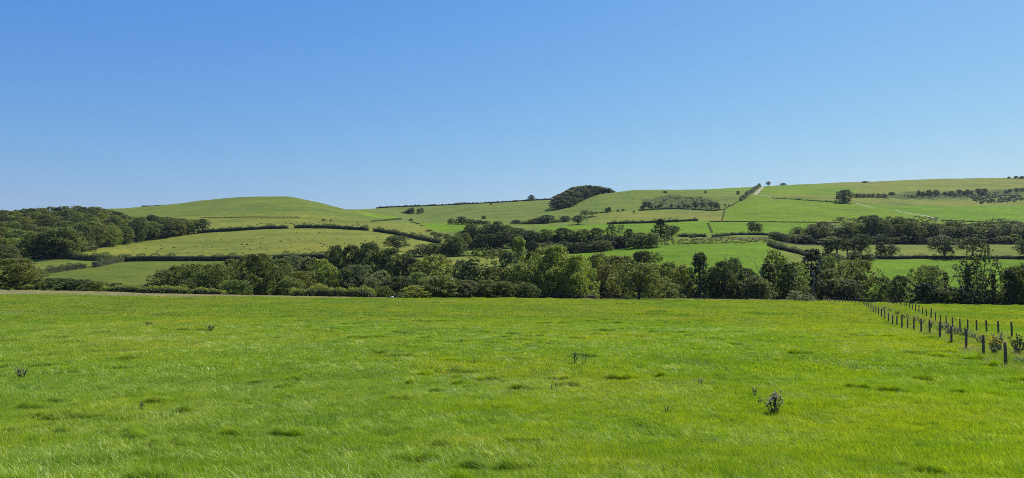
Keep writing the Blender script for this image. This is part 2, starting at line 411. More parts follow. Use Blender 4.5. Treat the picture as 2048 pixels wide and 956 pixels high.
# ------------------------------------------------------------------ tubes
class Tube:
    def __init__(s): s.V = []; s.F4 = []; s.F3 = []; s.n = 0
    def add(s, pts, rad, k=6, cap=True):
        pts = [Vector(p) for p in pts]; base = s.n
        for i, p in enumerate(pts):
            d = (pts[min(i + 1, len(pts) - 1)] - pts[max(i - 1, 0)]).normalized()
            a = d.orthogonal().normalized(); b = d.cross(a)
            if i == 0: a0 = a
            else:
                a = (a0 - d * a0.dot(d)).normalized(); b = d.cross(a); a0 = a
            for j in range(k):
                t = 2 * math.pi * j / k
                s.V.append(p + (a * math.cos(t) + b * math.sin(t)) * rad[i])
        for i in range(len(pts) - 1):
            for j in range(k):
                q = base + i * k; s.F4.append((q + j, q + (j + 1) % k, q + k + (j + 1) % k, q + k + j))
        s.n += k * len(pts)
        if cap:
            s.V.append(pts[-1]); q = base + (len(pts) - 1) * k
            for j in range(k): s.F3.append((q + j, q + (j + 1) % k, s.n))
            s.n += 1
    def mesh(s, name, m):
        fs = [np.array(s.F4)] + ([np.array(s.F3)] if s.F3 else [])
        return mesh_arrays(name, np.array([tuple(v) for v in s.V]), fs, [m], smooth=True)
def limb(T, p0, p1, r0, r1, rnd, wob=.06, n=5, k=5, sag=0):
    p0 = Vector(p0); p1 = Vector(p1); L = (p1 - p0).length
    pts = []; 
    for i in range(n + 1):
        t = i / n; q = p0.lerp(p1, t)
        if 0 < i < n: q += Vector((rnd.uniform(-1, 1), rnd.uniform(-1, 1), rnd.uniform(-.6, .6))) * L * wob
        q.z += sag * L * math.sin(t * math.pi)
        pts.append(q)
    T.add(pts, [r0 + (r1 - r0) * i / n for i in range(n + 1)], k)
    return pts

# ------------------------------------------------------------------ leaf clouds
def leaves(P, D, size, r, spread=.75):
    n = len(P)
    nn = D + r.normal(size=(n, 3)) * spread; nn /= np.linalg.norm(nn, axis=1, keepdims=True) + 1e-9
    a = r.normal(size=(n, 3)); a -= nn * (a * nn).sum(1, keepdims=True); a /= np.linalg.norm(a, axis=1, keepdims=True) + 1e-9
    b = np.cross(nn, a)
    s = (size * r.uniform(.6, 1.35, n))[:, None]
    bend = nn * s * .18
    V = np.stack([P + a * s * .62, P + b * s * .42 - bend, P - a * s * .62, P - b * s * .42 - bend], 1).reshape(-1, 3)
    Fq = np.arange(n * 4).reshape(n, 4)
    return V, Fq
def sph(n, r):
    v = r.normal(size=(n, 3)); return v / np.linalg.norm(v, axis=1, keepdims=True)
def lobe_leaves(cen, rad, nsub, nleaf, size, r, squash=.85, up=.25):
    """bunched leaf sprays on the outside of a set of lobes; leaves buried in other lobes are dropped"""
    cen = np.array(cen); rad = np.array(rad)
    P = []; D = []
    for c, R_ in zip(cen, rad):
        d = sph(nsub, r); d[:, 2] += up; d /= np.linalg.norm(d, axis=1, keepdims=True)
        sc_ = c + d * R_ * r.uniform(.62, 1.0, nsub)[:, None] * np.array([1, 1, squash])
        sr = R_ * r.uniform(.20, .42, nsub)
        k = nleaf
        dd = sph(nsub * k, r); dd[:, 2] += .35; dd += np.repeat(d, k, 0) * .5; dd /= np.linalg.norm(dd, axis=1, keepdims=True)
        pp = np.repeat(sc_, k, 0) + dd * (np.repeat(sr, k) * r.uniform(.55, 1.08, nsub * k))[:, None]
        P.append(pp); D.append(dd)
    P = np.concatenate(P); D = np.concatenate(D)
    keep = np.ones(len(P), bool)
    for c, R_ in zip(cen, rad):
        keep &= np.linalg.norm((P - c) / np.array([1, 1, squash]), axis=1) > R_ * .62
    keep |= r.random(len(P)) < .10
    P = P[keep]; D = D[keep]
    return leaves(P, D, size, r)

PROTO = {}
def finish(key, V, Fq, T, h, wd):
    crown = mesh_arrays(key + '_crown', V, [Fq], [M_leaf]) if V is not None else None
    trunk = T.mesh(key + '_trunk', M_bark)
    if V is not None:           # real extent of the foliage, so that sizes asked for are met
        h = float(np.percentile(V[:, 2], 99.7)); wd = float(np.percentile(V[:, 0], 99.3) - np.percentile(V[:, 0], .7))
    PROTO.setdefault(key.split('.')[0], []).append((crown, trunk, h, wd))
def build(key, seed, h, wd, prof, nl, lr, nsub, nleaf, size, cb=.0, trunk_r=.03, fork=.3, stems=1, lean=0, squash=.85, inner=.35):
    """prof: [(t, radius fraction)] outline of the crown; cb: height fraction of its underside"""
    r = np.random.default_rng(seed); rnd = random.Random(seed)
    ts = [p[0] for p in prof]; rs = [p[1] for p in prof]
    cen = []; rad = []
    for i in range(nl):
        t = (i + .5) / nl; t = cb + (1 - cb) * t ** .85
        R_ = float(np.interp((t - cb) / (1 - cb), ts, rs)) * wd / 2
        lo = wd * lr * rnd.uniform(.75, 1.2) * (.75 + .25 * min(1, R_ / (wd * .3)))
        ang = i * 2.399 + rnd.uniform(-.5, .5)
        rr = max(0, R_ - lo * .85) * (1 if rnd.random() > inner else rnd.uniform(.2, .8)) * rnd.uniform(.85, 1.12)
        z = min(t * h, h - lo * squash * .9); z = max(z, lo * .45 + cb * h * .8)
        cen.append((math.cos(ang) * rr + lean * t * h, math.sin(ang) * rr, z)); rad.append(lo)
    V, Fq = lobe_leaves(cen, rad, nsub, nleaf, size, r, squash)
    T = Tube()
    for s in range(stems):
        a = rnd.uniform(0, 6.28); off = 0 if stems == 1 else wd * .05
        bx, by = math.cos(a) * off, math.sin(a) * off
        fk = (bx * 2 + lean * fork * h, by * 2, h * fork)
        tr = trunk_r * h / math.sqrt(stems)
        limb(T, (bx, by, -.4), fk, tr * 1.25, tr * .8, rnd, .03, 5, 8)
        for i in range(s, nl, max(1, stems)):
            if stems == 1 and i % 2 and nl > 16: continue
            c = cen[i]
            limb(T, fk if c[2] > fork * h * .8 else (bx, by, c[2] * .6), c, tr * .42, tr * .08, rnd, .06, 4, 5, .05)
    finish(key, V, Fq, T, h, wd)

DOME = [(0, .78), (.15, .95), (.4, 1), (.7, .82), (.9, .5), (1, .25)]
TALL = [(0, .55), (.3, .9), (.6, 1), (.85, .65), (1, .25)]
FLAT = [(0, .55), (.2, .9), (.5, 1), (.8, .8), (1, .45)]
CONE = [(0, .9), (.25, 1), (.5, .72), (.75, .42), (1, .12)]
for s in range(4): build('dome.%d' % s, 10 + s, 12, 12.5, DOME, 30, .195, 22, 30, .30, .02, .022, .25)
for s in range(3): build('oak.%d' % s, 30 + s, 12, 13.5, FLAT, 26, .165, 20, 30, .28, .26, .035, .28, squash=.75)
for s in range(2): build('umbrella.%d' % s, 40 + s, 12, 11, FLAT, 17, .155, 18, 30, .27, .42, .03, .38, squash=.7, inner=.2)
for s in range(3): build('ash.%d' % s, 50 + s, 14, 9, TALL, 40, .13, 12, 24, .25, .12, .018, .22, stems=3, squash=1.1)
for s in range(2): build('airy.%d' % s, 60 + s, 14, 9, TALL, 34, .085, 9, 18, .22, .2, .018, .2, stems=5, squash=1.3)
for s in range(2): build('ivy.%d' % s, 70 + s, 12, 3.6, [(0, 1), (.3, .85), (.7, .8), (1, .4)], 22, .30, 14, 26, .24, .0, .02, .6, squash=1.2)
for s in range(2): build('cone.%d' % s, 80 + s, 13, 8.5, CONE, 30, .19, 17, 26, .27, .0, .02, .4, squash=1.05)
for s in range(4): build('bush.%d' % s, 90 + s, 5, 7, DOME, 18, .21, 20, 28, .20, .0, .02, .15, stems=3)
build('sycamore.0', 101, 15, 20, [(0, .8), (.2, .96), (.45, 1), (.65, .84), (.85, .55), (1, .25)], 62, .125, 20, 34, .33, .02, .022, .2)
build('orchard.0', 103, 11, 17, [(0, .8), (.12, .96), (.4, 1), (.7, .86), (.9, .55), (1, .3)], 46, .12, 19, 32, .28, .24, .036, .2)
for s in range(2): build('willow.%d' % s, 110 + s, 10, 9, DOME, 26, .14, 14, 36, .20, .0, .02, .2, squash=1.1)
for s in range(2):              # two-stage crowns for the far rounded copse trees
    build('beech.%d' % s, 120 + s, 16, 12, [(0, .7), (.3, .95), (.6, 1), (.85, .75), (1, .4)], 26, .22, 18, 26, .46, .06, .02, .3)

def bare(key, seed, h, spread, levels=3, n0=3, r0=.3):
    """leafless limbs; returns (trunk mesh, [branch meshes])"""
    rnd = random.Random(seed)
    T = Tube(); B = []
    top = Vector((rnd.uniform(-.05, .05) * h, 0, h * .45))
    limb(T, (0, 0, -.5), top, r0, r0 * .7, rnd, .04, 5, 8)
    def grow(Tb, p, d, L, r_, lev):
        q = p + d * L
        pts = limb(Tb, p, q, r_, r_ * .5, rnd, .09, 4, 5)
        if lev <= 0: return
        for i in range(rnd.choice((2, 2, 3))):
            nd = (d + Vector((rnd.uniform(-1, 1) * .8, rnd.uniform(-1, 1) * .6, rnd.uniform(-.3, .6)))).normalized()
            grow(Tb, pts[-1] if i < 2 else pts[3], nd, L * rnd.uniform(.5, .75), r_ * .5, lev - 1)
    for i in range(n0):
        Tb = Tube(); a = -1 + 2 * i / max(1, n0 - 1)
        d = Vector((a * spread, rnd.uniform(-.4, .4), rnd.uniform(.8, 1.1))).normalized()
        grow(Tb, top - Vector((0, 0, h * .04 * i)), d, h * .30, r0 * .5, levels - 1)
        B.append(Tb.mesh(key + '_branch', M_dead))
    return T.mesh(key + '_trunk', M_dead), B

# ------------------------------------------------------------------ placing trees
TINT = dict(dark=(.084, .116, .034), mid=(.148, .195, .046), light=(.212, .266, .054), lime=(.262, .312, .048), olive=(.182, .205, .044),
            brown=(.168, .176, .050), pale=(.30, .34, .17), grey=(.165, .192, .082), blue=(.066, .092, .042), black=(.052, .076, .024), gold=(.30, .26, .045))
NAMES = dict(dome='tree', oak='oak_tree', umbrella='oak_tree', ash='ash_tree', airy='ash_tree', ivy='ivy_clad_tree', cone='tree', bush='bush',
             sycamore='sycamore_tree', orchard='tree', willow='willow_bush', beech='tree')
NT = [0]
def tree(kind, px, top, wpx, tint='mid', label=None, Y=None, by=None, yr=None, group=None, var=None, name=None, jit=.20, cat=None):
    """Y: depth of the stem, or by/yr: the row of its foot and the depths to look between"""
    NT[0] += 1; rnd = random.Random(NT[0] * 13 + 5)
    p = hit(px, by, *yr) if by is not None else at(px, Y)
    _, s = pu(px, top)
    H = max(.8, s * p.y - p.z)
    Wm = wpx * p.y / F
    v = PROTO[kind]; k = (NT[0] * 7 + 3) % len(v) if var is None else var
    crown, trunk, h0, w0 = v[k]
    nm = name or NAMES[kind]
    o = empty(nm, p)
    o.rotation_euler.z = rnd.uniform(0, 6.28) if kind not in ('sycamore', 'orchard') else rnd.uniform(-.2, .2)
    sx = Wm / w0; o.scale = (sx * rnd.uniform(.96, 1.04), sx * rnd.uniform(.96, 1.04), H / h0)
    c = TINT[tint]; f = rnd.uniform(1 - jit, 1 + jit); hsh = rnd.uniform(-.08, .08)
    for part, me in (('crown', crown), ('trunk', trunk)):
        if kind == 'bush' or kind == 'willow': part = {'crown': 'foliage', 'trunk': 'stem'}[part]
        if part == 'trunk' and False: continue
        ch = bpy.data.objects.new(part, me); C.objects.link(ch); ch.parent = o
        ch.color = (c[0] * f * (1 + hsh), c[1] * f, c[2] * f * (1 - hsh), 1)
    tag(o, label or ('dark green tree' if kind != 'bush' else 'green bush'), cat or ('bush' if kind in ('bush', 'willow') else 'tree'), group)
    return o
ORD = ['first', 'second', 'third', 'fourth', 'fifth', 'sixth', 'seventh', 'eighth', 'ninth', 'tenth', 'eleventh', 'twelfth', 'thirteenth',
       'fourteenth', 'fifteenth', 'sixteenth', 'seventeenth', 'eighteenth', 'nineteenth', 'twentieth', 'twenty-first', 'twenty-second', 'twenty-third', 'twenty-fourth']
LOOK = dict(dark='dark green', mid='mid green', light='light green', lime='yellow-green', olive='olive green', brown='brownish green', pale='pale silvery',
            grey='grey-green', blue='deep blue-green', black='very dark', gold='golden green')
SHAPE = dict(dome='rounded tree', oak='spreading oak', umbrella='open-bottomed oak', ash='upright many-stemmed tree', airy='thin see-through tree', ivy='narrow ivy-clad tree',
             cone='tapering tree', bush='bush', sycamore='broad tree', orchard='tree', willow='feathery willow bush', beech='round-headed tree')
def row(where, items, group=None, **kw):
    items = sorted(items, key=lambda t: t[1])
    for i, it in enumerate(items):
        kind, px, top, wpx, tint = it[:5]
        extra = dict(kw)
        if len(it) > 5: extra.update(it[5])
        lab = '%s %s, %s from the left %s' % (LOOK[tint], SHAPE[kind], ORD[i] if i < len(ORD) else 'far', where)
        tree(kind, px, top, wpx, tint, extra.pop('label', lab), group=group, **extra)

# --- belt along the stream behind the near field
G1 = 'trees of the belt behind the near field'
B = [
 ('dome', 32, 517, 116, 'olive', 203, 'big olive green rounded tree at the left end of the tree belt'),
 ('bush', 112, 556, 78, 'dark', 203, 'dark feathery bush just right of the big olive tree at left'),
 ('bush', 162, 559, 62, 'dark', 204, 'dark bush between two others in the low scrub at far left'),
 ('bush', 193, 562, 46, 'mid', 203, 'compact green bush, last of the three dark bushes at far left'),
 ('bush', 232, 566, 50, 'dark', 212, 'low dark bush peeping over the hedge at left'),
 ('bush', 268, 570, 44, 'grey', 214, 'low grey-green bush before the long light hedge begins'),
 ('ash', 325, 540, 62, 'mid', 222, 'thin-stemmed tree at the left tip of the thicket behind the light hedge'),
 ('dome', 352, 532, 62, 'olive', 232, 'olive crown second in the thicket behind the light hedge'),
 ('dome', 388, 527, 74, 'mid', 228, 'green domed crown in the middle of the thicket behind the light hedge'),
 ('bush', 372, 560, 42, 'dark', 215, 'dark round bush low inside the thicket behind the light hedge'),
 ('bush', 366, 568, 22, 'lime', 208, 'small bright bush above the light hedge'),
 ('dome', 430, 527, 74, 'mid', 224, 'crown left of the tallest thicket tree behind the light hedge'),
 ('dome', 462, 519, 66, 'olive', 236, 'olive crown touching the long hedge just left of the big thicket tree'),
 ('bush', 470, 560, 60, 'mid', 206, 'green bush where the light hedge ends'),
 ('sycamore', 516, 508, 112, 'mid', 218, 'large full tree standing where the first light hedge ends'),
 ('dome', 560, 518, 60, 'mid', 228, 'green crown on the right shoulder of the large thicket tree'),
 ('dome', 588, 512, 62, 'grey', 250, 'grey-green crown against the hedge gap at left of centre'),
 ('dome', 570, 525, 44, 'gold', 234, 'tree with golden tinged leaves in the left thicket'),
 ('dome', 618, 515, 62, 'grey', 246, 'dull dark crown below the long hedge, left of the tall dark group'),
 ('dome', 645, 519, 56, 'lime', 240, 'bright green crown left of the tall dark group'),
 ('dome', 600, 543, 84, 'olive', 222, 'broad olive crown above the second light hedge'),
 ('dome', 580, 556, 66, 'mid', 214, 'green shrubby tree at the left end of the second light hedge'),
 ('dome', 658, 532, 62, 'light', 226, 'light green tree above the middle of the second light hedge'),
 ('ash', 690, 535, 46, 'mid', 220, 'slim green tree between the light tree and the pointed grey one'),
 ('dome', 716, 530, 72, 'grey', 222, 'grey-green pointed crown above the right end of the second light hedge'),
 ('oak', 672, 491, 42, 'dark', 268, 'dark open tree at the left end of the tall dark group'),
 ('dome', 702, 491, 62, 'dark', 264, 'dark crown second in the tall dark group left of centre'),
 ('dome', 742, 486, 66, 'dark', 262, 'highest dark crown of the tall group left of centre'),
 ('dome', 782, 497, 64, 'dark', 258, 'dark crown right of the highest one in the tall group'),
 ('dome', 812, 508, 46, 'dark', 256, 'dark crown on the right slope of the tall group left of centre'),
 ('umbrella', 824, 516, 42, 'black', 246, 'black leaning tree with daylight under it right of the tall dark group'),
 ('willow', 762, 541, 54, 'pale', 214, 'pale silvery willow near the gap in the front hedge'),
 ('dome', 745, 556, 44, 'grey', 210, 'grey-green shrub left of the pale willow'),
 ('dome', 797, 553, 72, 'dark', 213, 'dark rounded tree just right of the pale willow'),
 ('bush', 768, 572, 34, 'mid', 206, 'small bush over the gap in the front hedge'),
 ('dome', 868, 511, 98, 'light', 236, 'broad light green tree right of the gap with a sloping left side'),
 ('dome', 838, 545, 60, 'mid', 224, 'green tree low on the left flank of the broad light one'),
 ('dome', 882, 551, 106, 'olive', 204, 'large rounded shrub with a dark face beside the field, left of centre'),
 ('bush', 832, 571, 66, 'lime', 199, 'yellow-green bush beside the field next to the dark faced shrub'),
 ('dome', 926, 521, 56, 'dark', 240, 'dark tree right behind the broad light green one'),
 ('airy', 958, 497, 86, 'mid', 214, 'tall see-through ash standing above the belt left of centre'),
 ('ash', 944, 526, 78, 'mid', 212, 'leafy ash at the foot of the tall see-through one'),
 ('dome', 930, 560, 56, 'grey', 203, 'grey-green shrub at the foot of the tall ash'),
 ('ash', 992, 535, 70, 'olive', 213, 'slender olive tree between the tall ash and the light green tree'),
 ('dome', 975, 560, 62, 'mid', 205, 'low green shrub near the middle of the belt'),
 ('dome', 1036, 527, 84, 'light', 212, 'light green rounded tree left of the great sycamore'),
 ('dome', 1008, 563, 60, 'mid', 204, 'shrub in front of the light green rounded tree'),
 ('dome', 1052, 566, 56, 'mid', 203, 'dark-footed shrub left of the great sycamore at the field edge'),
 ('cone', 1037, 474, 60, 'light', 286, 'tall light green tapering tree rising behind the belt near the centre'),
 ('dome', 1016, 504, 46, 'dark', 266, 'dark crown at the left foot of the tall tapering tree'),
 ('sycamore', 1108, 492, 116, 'light', 216, 'left half of the great sycamore pair, the tallest crown of the belt'),
 ('sycamore', 1152, 511, 86, 'lime', 212, 'right half of the great sycamore pair, bright leaves to the ground'),
 ('dome', 1064, 505, 56, 'mid', 228, 'green crown at the left shoulder of the great sycamore pair'),
 ('dome', 1200, 507, 70, 'olive', 250, 'olive crown right behind the great sycamore pair'),
 ('dome', 1232, 512, 60, 'brown', 244, 'brownish crown between the sycamores and the dark round tree'),
 ('dome', 1212, 530, 62, 'brown', 226, 'brownish tree with a dark foot right of the great sycamore pair'),
 ('dome', 1252, 512, 50, 'olive', 256, 'olive crown peeping out left of the dark round tree'),
 ('oak', 1288, 502, 72, 'dark', 240, 'dark round oak rising behind the lone field tree'),
 ('orchard', 1278, 526, 116, 'olive', 193, 'lone olive green tree on a short trunk at the field edge'),
 ('dome', 1338, 524, 56, 'mid', 228, 'green crown right of the lone field tree'),
 ('bush', 1338, 566, 70, 'mid', 212, 'sprawling bush at the right foot of the lone field tree'),
 ('dome', 1366, 530, 44, 'light', 222, 'light green tree left of the ivy-clad spire'),
 ('cone', 1400, 506, 62, 'dark', 216, 'ivy-clad tapering tree with dead twigs at its tip'),
 ('dome', 1428, 534, 46, 'mid', 222, 'green crown between the ivy-clad spire and a dark crown'),
 ('dome', 1446, 523, 58, 'dark', 216, 'very dark full crown right of the ivy-clad spire'),
 ('oak', 1467, 516, 34, 'dark', 224, 'small dark crown pierced by bare branches'),
 ('dome', 1490, 536, 54, 'mid', 219, 'green crown left of the black forked snag'),
 ('bush', 1506, 552, 50, 'grey', 210, 'grey-green bush in front of the black forked snag'),
 ('ivy', 1538, 527, 34, 'dark', 214, 'leftmost of the ivy columns right of the black snag'),
 ('ash', 1548, 500, 48, 'mid', 222, 'open leafy tree above the ivy columns right of the snag'),
 ('dome', 1522, 560, 48, 'mid', 209, 'rounded shrub under the black forked snag'),
 ('ash', 1568, 516, 46, 'mid', 224, 'loose green tree between two ivy columns'),
 ('ivy', 1578, 527, 30, 'dark', 213, 'ivy column left of the white flowering bush'),
 ('ash', 1594, 524, 44, 'light', 218, 'light green thin tree above the white flowering bush'),
 ('ivy', 1624, 498, 44, 'black', 210, 'tall black-green ivy spire with dead tips'),
 ('dome', 1622, 550, 60, 'dark', 207, 'dark bush at the foot of the tall ivy spire'),
 ('oak', 1654, 513, 56, 'mid', 220, 'glossy leaved tree right of the tall ivy spire'),
 ('dome', 1662, 538, 62, 'mid', 212, 'green tree in front of the glossy leaved one'),
 ('oak', 1716, 520, 84, 'olive', 214, 'large round olive tree behind the far fence posts'),
 ('bush', 1677, 556, 60, 'grey', 206, 'grey-green bush left of the large round olive tree'),
 ('dome', 1700, 560, 56, 'dark', 204, 'dark shrub below the large round olive tree'),
 ('bush', 1762, 554, 58, 'mid', 206, 'loose green bush between the round olive tree and a dark one'),
 ('dome', 1801, 551, 50, 'dark', 206, 'dark squat tree left of the two-tiered tree'),
 ('oak', 1856, 531, 68, 'mid', 194, 'two-tiered rounded tree at the edge of the right field'),
 ('dome', 1850, 565, 62, 'black', 190, 'black shrub under the two-tiered rounded tree'),
 ('airy', 1930, 525, 66, 'grey', 196, 'sparse sloping stems left of the tall ash at right'),
 ('ivy', 1893, 545, 9, 'black', 192, 'thin ivy-wrapped stem right of the two-tiered tree'),
 ('ivy', 1936, 530, 11, 'black', 190, 'thin ivy-wrapped stem just left of the tall ash at right'),
 ('airy', 1966, 486, 74, 'dark', 190, 'tall many-stemmed ash at right, taller than all beside it'),
 ('airy', 1955, 508, 60, 'mid', 193, 'shorter thin ash crowded against the tall one at right'),
 ('ivy', 1988, 548, 10, 'black', 186, 'ivy-wrapped pole just right of the tall ash'),
 ('oak', 2026, 533, 50, 'mid', 184, 'ivy-covered tree with a dark column near the right frame edge'),
 ('ivy', 2022, 540, 26, 'black', 182, 'dark ivy column inside the crown near the right frame edge'),
 ('dome', 2052, 528, 44, 'mid', 184, 'green tree cut by the right frame edge'),
 ('dome', 2095, 520, 90, 'mid', 190, 'green tree just outside the right frame edge'),
 ('dome', -60, 530, 110, 'olive', 206, 'green tree just outside the left frame edge'),
]
for kind, px, top, wpx, tint, Y, lab in B:
    if 1600 < px < 1790: Y += 26
    elif 1790 < px < 1815: Y += 8
    tree(kind, px, top, wpx, tint, lab, Y=Y, group=G1)
tree('willow', 1592, 581, 36, 'pale', 'pale white flowering bush where the fence line ends', Y=200)
tree('willow', 1614, 590, 34, 'pale', 'low trailing right-hand part of pale flowering scrub by the fence', Y=200)
for px, t, wpx in ((1880, 577, 46), (1905, 574, 44), (1925, 582, 40), (1950, 584, 44), (1978, 580, 40), (2004, 582, 40), (2036, 583, 40)):
    tree('bush', px, t, wpx, 'dark', 'low dark scrub bush at the foot of the right belt', Y=187, group='low scrub bushes at the foot of the right belt')
# filler shrubs that close the foot of the belt
for i, px in enumerate(range(310, 1590, 44)):
    if 740 < px < 800: continue
    tree('bush', px + (i * 17) % 13, 566 + (i * 7) % 9, 58, ('dark', 'mid', 'black')[i % 3], 'dark shrub shaded by the belt trees', Y=222 + (i * 5) % 9,
         group='undergrowth shrubs inside the belt')

# --- leafless trees and snags
def dead(px, Y, top, seed, lab, spread=.5, n0=3, levels=3, zfrac=.45, r0=.3, name='dead_tree'):
    p = at(px, Y); _, s = pu(px, top); H = s * p.y - p.z
    t, bs = bare('dead', seed, H, spread, levels, n0, r0)
    o = empty(name, p); tag(o, lab, 'dead tree')
    obj('trunk', t, o)
    for b in bs: obj('branch', b, o)
dead(1514, 211, 521, 3, 'black forked dead snag standing clear above the belt', .75, 2, 2, r0=.42)
dead(1470, 221, 499, 5, 'bare grey dead branches above a small dark crown', .6, 4, 3, r0=.2)
dead(1529, 219, 498, 8, 'leaning bare branch tree above the ivy columns', .35, 2, 4, r0=.24)
dead(1402, 215, 495, 12, 'dead twigs sticking out of the ivy-clad spire', .35, 3, 2, r0=.25)
dead(1627, 209, 494, 17, 'dead antler tips above the tall ivy spire', .4, 2, 2, r0=.35)
dead(1896, 191, 525, 21, 'bare thin tree right of the two-tiered tree', .7, 3, 3, r0=.16)
dead(1921, 192, 530, 23, 'bare sloping tree between the two thin ivy stems', .6, 3, 4, r0=.16)
dead(1985, 188, 528, 29, 'bare branched tree at the right side of the tall ash', .6, 3, 3, r0=.15)

# --- mid distance
row('along the hedge below the pale field', [
 ('ivy', 1656, 479, 22, 'dark'), ('umbrella', 1674, 475, 42, 'dark'), ('umbrella', 1695, 478, 34, 'dark'), ('oak', 1722, 468, 46, 'dark'), ('ivy', 1761, 485, 20, 'dark'),
 ('oak', 1782, 490, 34, 'dark'), ('oak', 1889, 473, 58, 'dark'), ('umbrella', 1946, 475, 44, 'dark'), ('oak', 2050, 481, 38, 'dark')],
 'oaks in the hedge below the pale field', by=516, yr=(340, 400))
for px, t, w_ in ((1668, 506, 34), (1710, 503, 26), (1738, 508, 26)):
    tree('bush', px, t, w_, 'dark', 'dark bush in the hedge below the pale field', by=521, yr=(335, 400), group='bushes in the hedge below the pale field')
tree('oak', 1504, 443, 20, 'dark', 'left of two dark trees standing on the hedge in mid field', by=469, yr=(480, 560))
tree('oak', 1517, 447, 16, 'dark', 'right of two dark trees standing on the hedge in mid field', by=469, yr=(480, 560))
row('in the dark row right of centre', [
 ('dome', 1062, 461, 40, 'blue'), ('dome', 1090, 459, 46, 'mid'), ('dome', 1124, 456, 48, 'dark'), ('ash', 1147, 461, 32, 'grey'), ('dome', 1166, 458, 42, 'mid'),
 ('dome', 1192, 456, 38, 'dark'), ('ash', 1222, 449, 26, 'dark'), ('airy', 1240, 449, 30, 'grey'), ('dome', 1258, 458, 24, 'dark'), ('dome', 1280, 465, 46, 'mid'),
 ('dome', 1304, 466, 40, 'mid'), ('cone', 1322, 438, 42, 'dark', dict(by=482)), ('oak', 1344, 451, 30, 'dark', dict(by=474)), ('dome', 1106, 470, 50, 'dark'),
 ('dome', 1138, 474, 44, 'dark'), ('dome', 1210, 470, 46, 'dark'), ('dome', 1246, 472, 44, 'black')],
 'trees of the dark row right of centre', by=495, yr=(415, 480))
for i in range(15):
    px = 1066 + i * 15.5
    tree('bush', px, 481 + (i * 5) % 9 - (i > 9) * 4, 26 + (i * 11) % 17, ('black', 'dark', 'black', 'mid')[(i * 3) % 4], 'undergrowth bush below the dark row', Y=432 + (i % 3) * 3 + max(0, i - 9) * 3, group='undergrowth below the dark row')
row('at the back of the central valley clump', [
 ('dome', 925, 462, 30, 'mid'), ('dome', 938, 449, 26, 'dark'), ('ash', 950, 448, 26, 'grey'), ('dome', 958, 458, 34, 'mid'), ('dome', 976, 449, 42, 'dark'), ('dome', 994, 443, 30, 'blue'),
 ('dome', 1012, 450, 46, 'mid'), ('dome', 1034, 456, 42, 'dark'), ('dome', 1050, 462, 36, 'olive')],
 'trees of the central valley clump', Y=560)
row('at the front of the central valley clump', [
 ('dome', 932, 466, 30, 'mid'), ('dome', 962, 468, 34, 'dark'), ('bush', 950, 480, 24, 'grey'), ('dome', 985, 468, 40, 'dark'), ('dome', 1006, 464, 42, 'black'), ('dome', 1030, 468, 40, 'dark'),
 ('bush', 938, 484, 26, 'mid'), ('bush', 988, 483, 24, 'grey'), ('dome', 1052, 474, 40, 'dark')],
 'front trees of the central valley clump', Y=480)
row('in the scrub above the valley clump', [
 ('bush', 903, 437, 16, 'grey'), ('dome', 923, 433, 24, 'blue'), ('bush', 940, 438, 24, 'dark'), ('bush', 957, 440, 22, 'blue'), ('bush', 972, 442, 18, 'blue'), ('dome', 1032, 440, 22, 'blue'),
 ('dome', 1048, 443, 24, 'mid'), ('dome', 1066, 438, 34, 'grey'), ('dome', 1094, 430, 36, 'blue'), ('dome', 1075, 436, 26, 'blue'), ('bush', 1088, 447, 20, 'grey'),
 ('bush', 1112, 440, 18, 'dark'), ('dome', 1130, 432, 24, 'blue')],
 'scrub above the central valley clump', Y=740)
tree('oak', 1156, 431, 34, 'dark', 'stout oak leaning over its own shadow below the round copse', by=449, yr=(640, 820))
tree('umbrella', 1170, 420, 24, 'grey', 'open topped tree behind the stout leaning oak', Y=800)
tree('umbrella', 1184, 423, 24, 'grey', 'thin grey tree up the slope from the stout leaning oak', Y=812)
for px, t, w_ in ((1196, 424, 12), (1205, 423, 10), (1214, 416, 9), (1219, 414, 8)):
    tree('bush', px, t, w_, 'dark', 'small dark thorn bush climbing the slope below the copse', Y=860, group='thorn bushes climbing the slope below the copse')
row('just below the round hilltop copse', [('oak', 1108, 416, 22, 'grey'), ('oak', 1118, 418, 14, 'grey'), ('dome', 1127, 419, 12, 'grey'), ('bush', 1138, 421, 8, 'blue')], 'small trees below the copse', Y=960)
tree('oak', 795, 471, 48, 'dark', 'single dark round oak in the pale field left of centre', by=503, yr=(425, 500))
row('right of the single dark oak', [
 ('bush', 822, 499, 22, 'grey'), ('bush', 843, 488, 36, 'grey'), ('bush', 862, 487, 30, 'mid'), ('dome', 882, 487, 34, 'mid'), ('dome', 903, 489, 36, 'grey'), ('dome', 915, 474, 36, 'mid'),
 ('dome', 897, 478, 26, 'mid')], 'shrubs in the hedge right of the single oak', by=512, yr=(418, 470))
row('in the line running to the clump', [
 ('bush', 826, 448, 12, 'blue', dict(Y=760)), ('bush', 835, 453, 9, 'dark', dict(Y=720)), ('bush', 843, 457, 8, 'dark', dict(Y=690)), ('bush', 858, 459, 14, 'dark', dict(Y=640)),
 ('bush', 868, 463, 14, 'dark', dict(Y=610)), ('bush', 880, 466, 16, 'dark', dict(Y=590)), ('bush', 893, 468, 18, 'dark', dict(Y=570)), ('bush', 904, 472, 20, 'mid', dict(Y=555)),
 ('bush', 918, 470, 20, 'mid', dict(Y=550)), ('bush', 860, 473, 7, 'dark', dict(Y=560)), ('bush', 880, 476, 7, 'dark', dict(Y=540)), ('bush', 870, 470, 8, 'dark', dict(Y=575))],
 'thorn bushes running down to the central clump')
row('on the stream bank in the centre', [('bush', 985, 497, 16, 'mid'), ('bush', 1000, 496, 14, 'grey'), ('bush', 970, 500, 16, 'mid'), ('bush', 1012, 500, 18, 'mid')], 'bank bushes in the centre', Y=418)

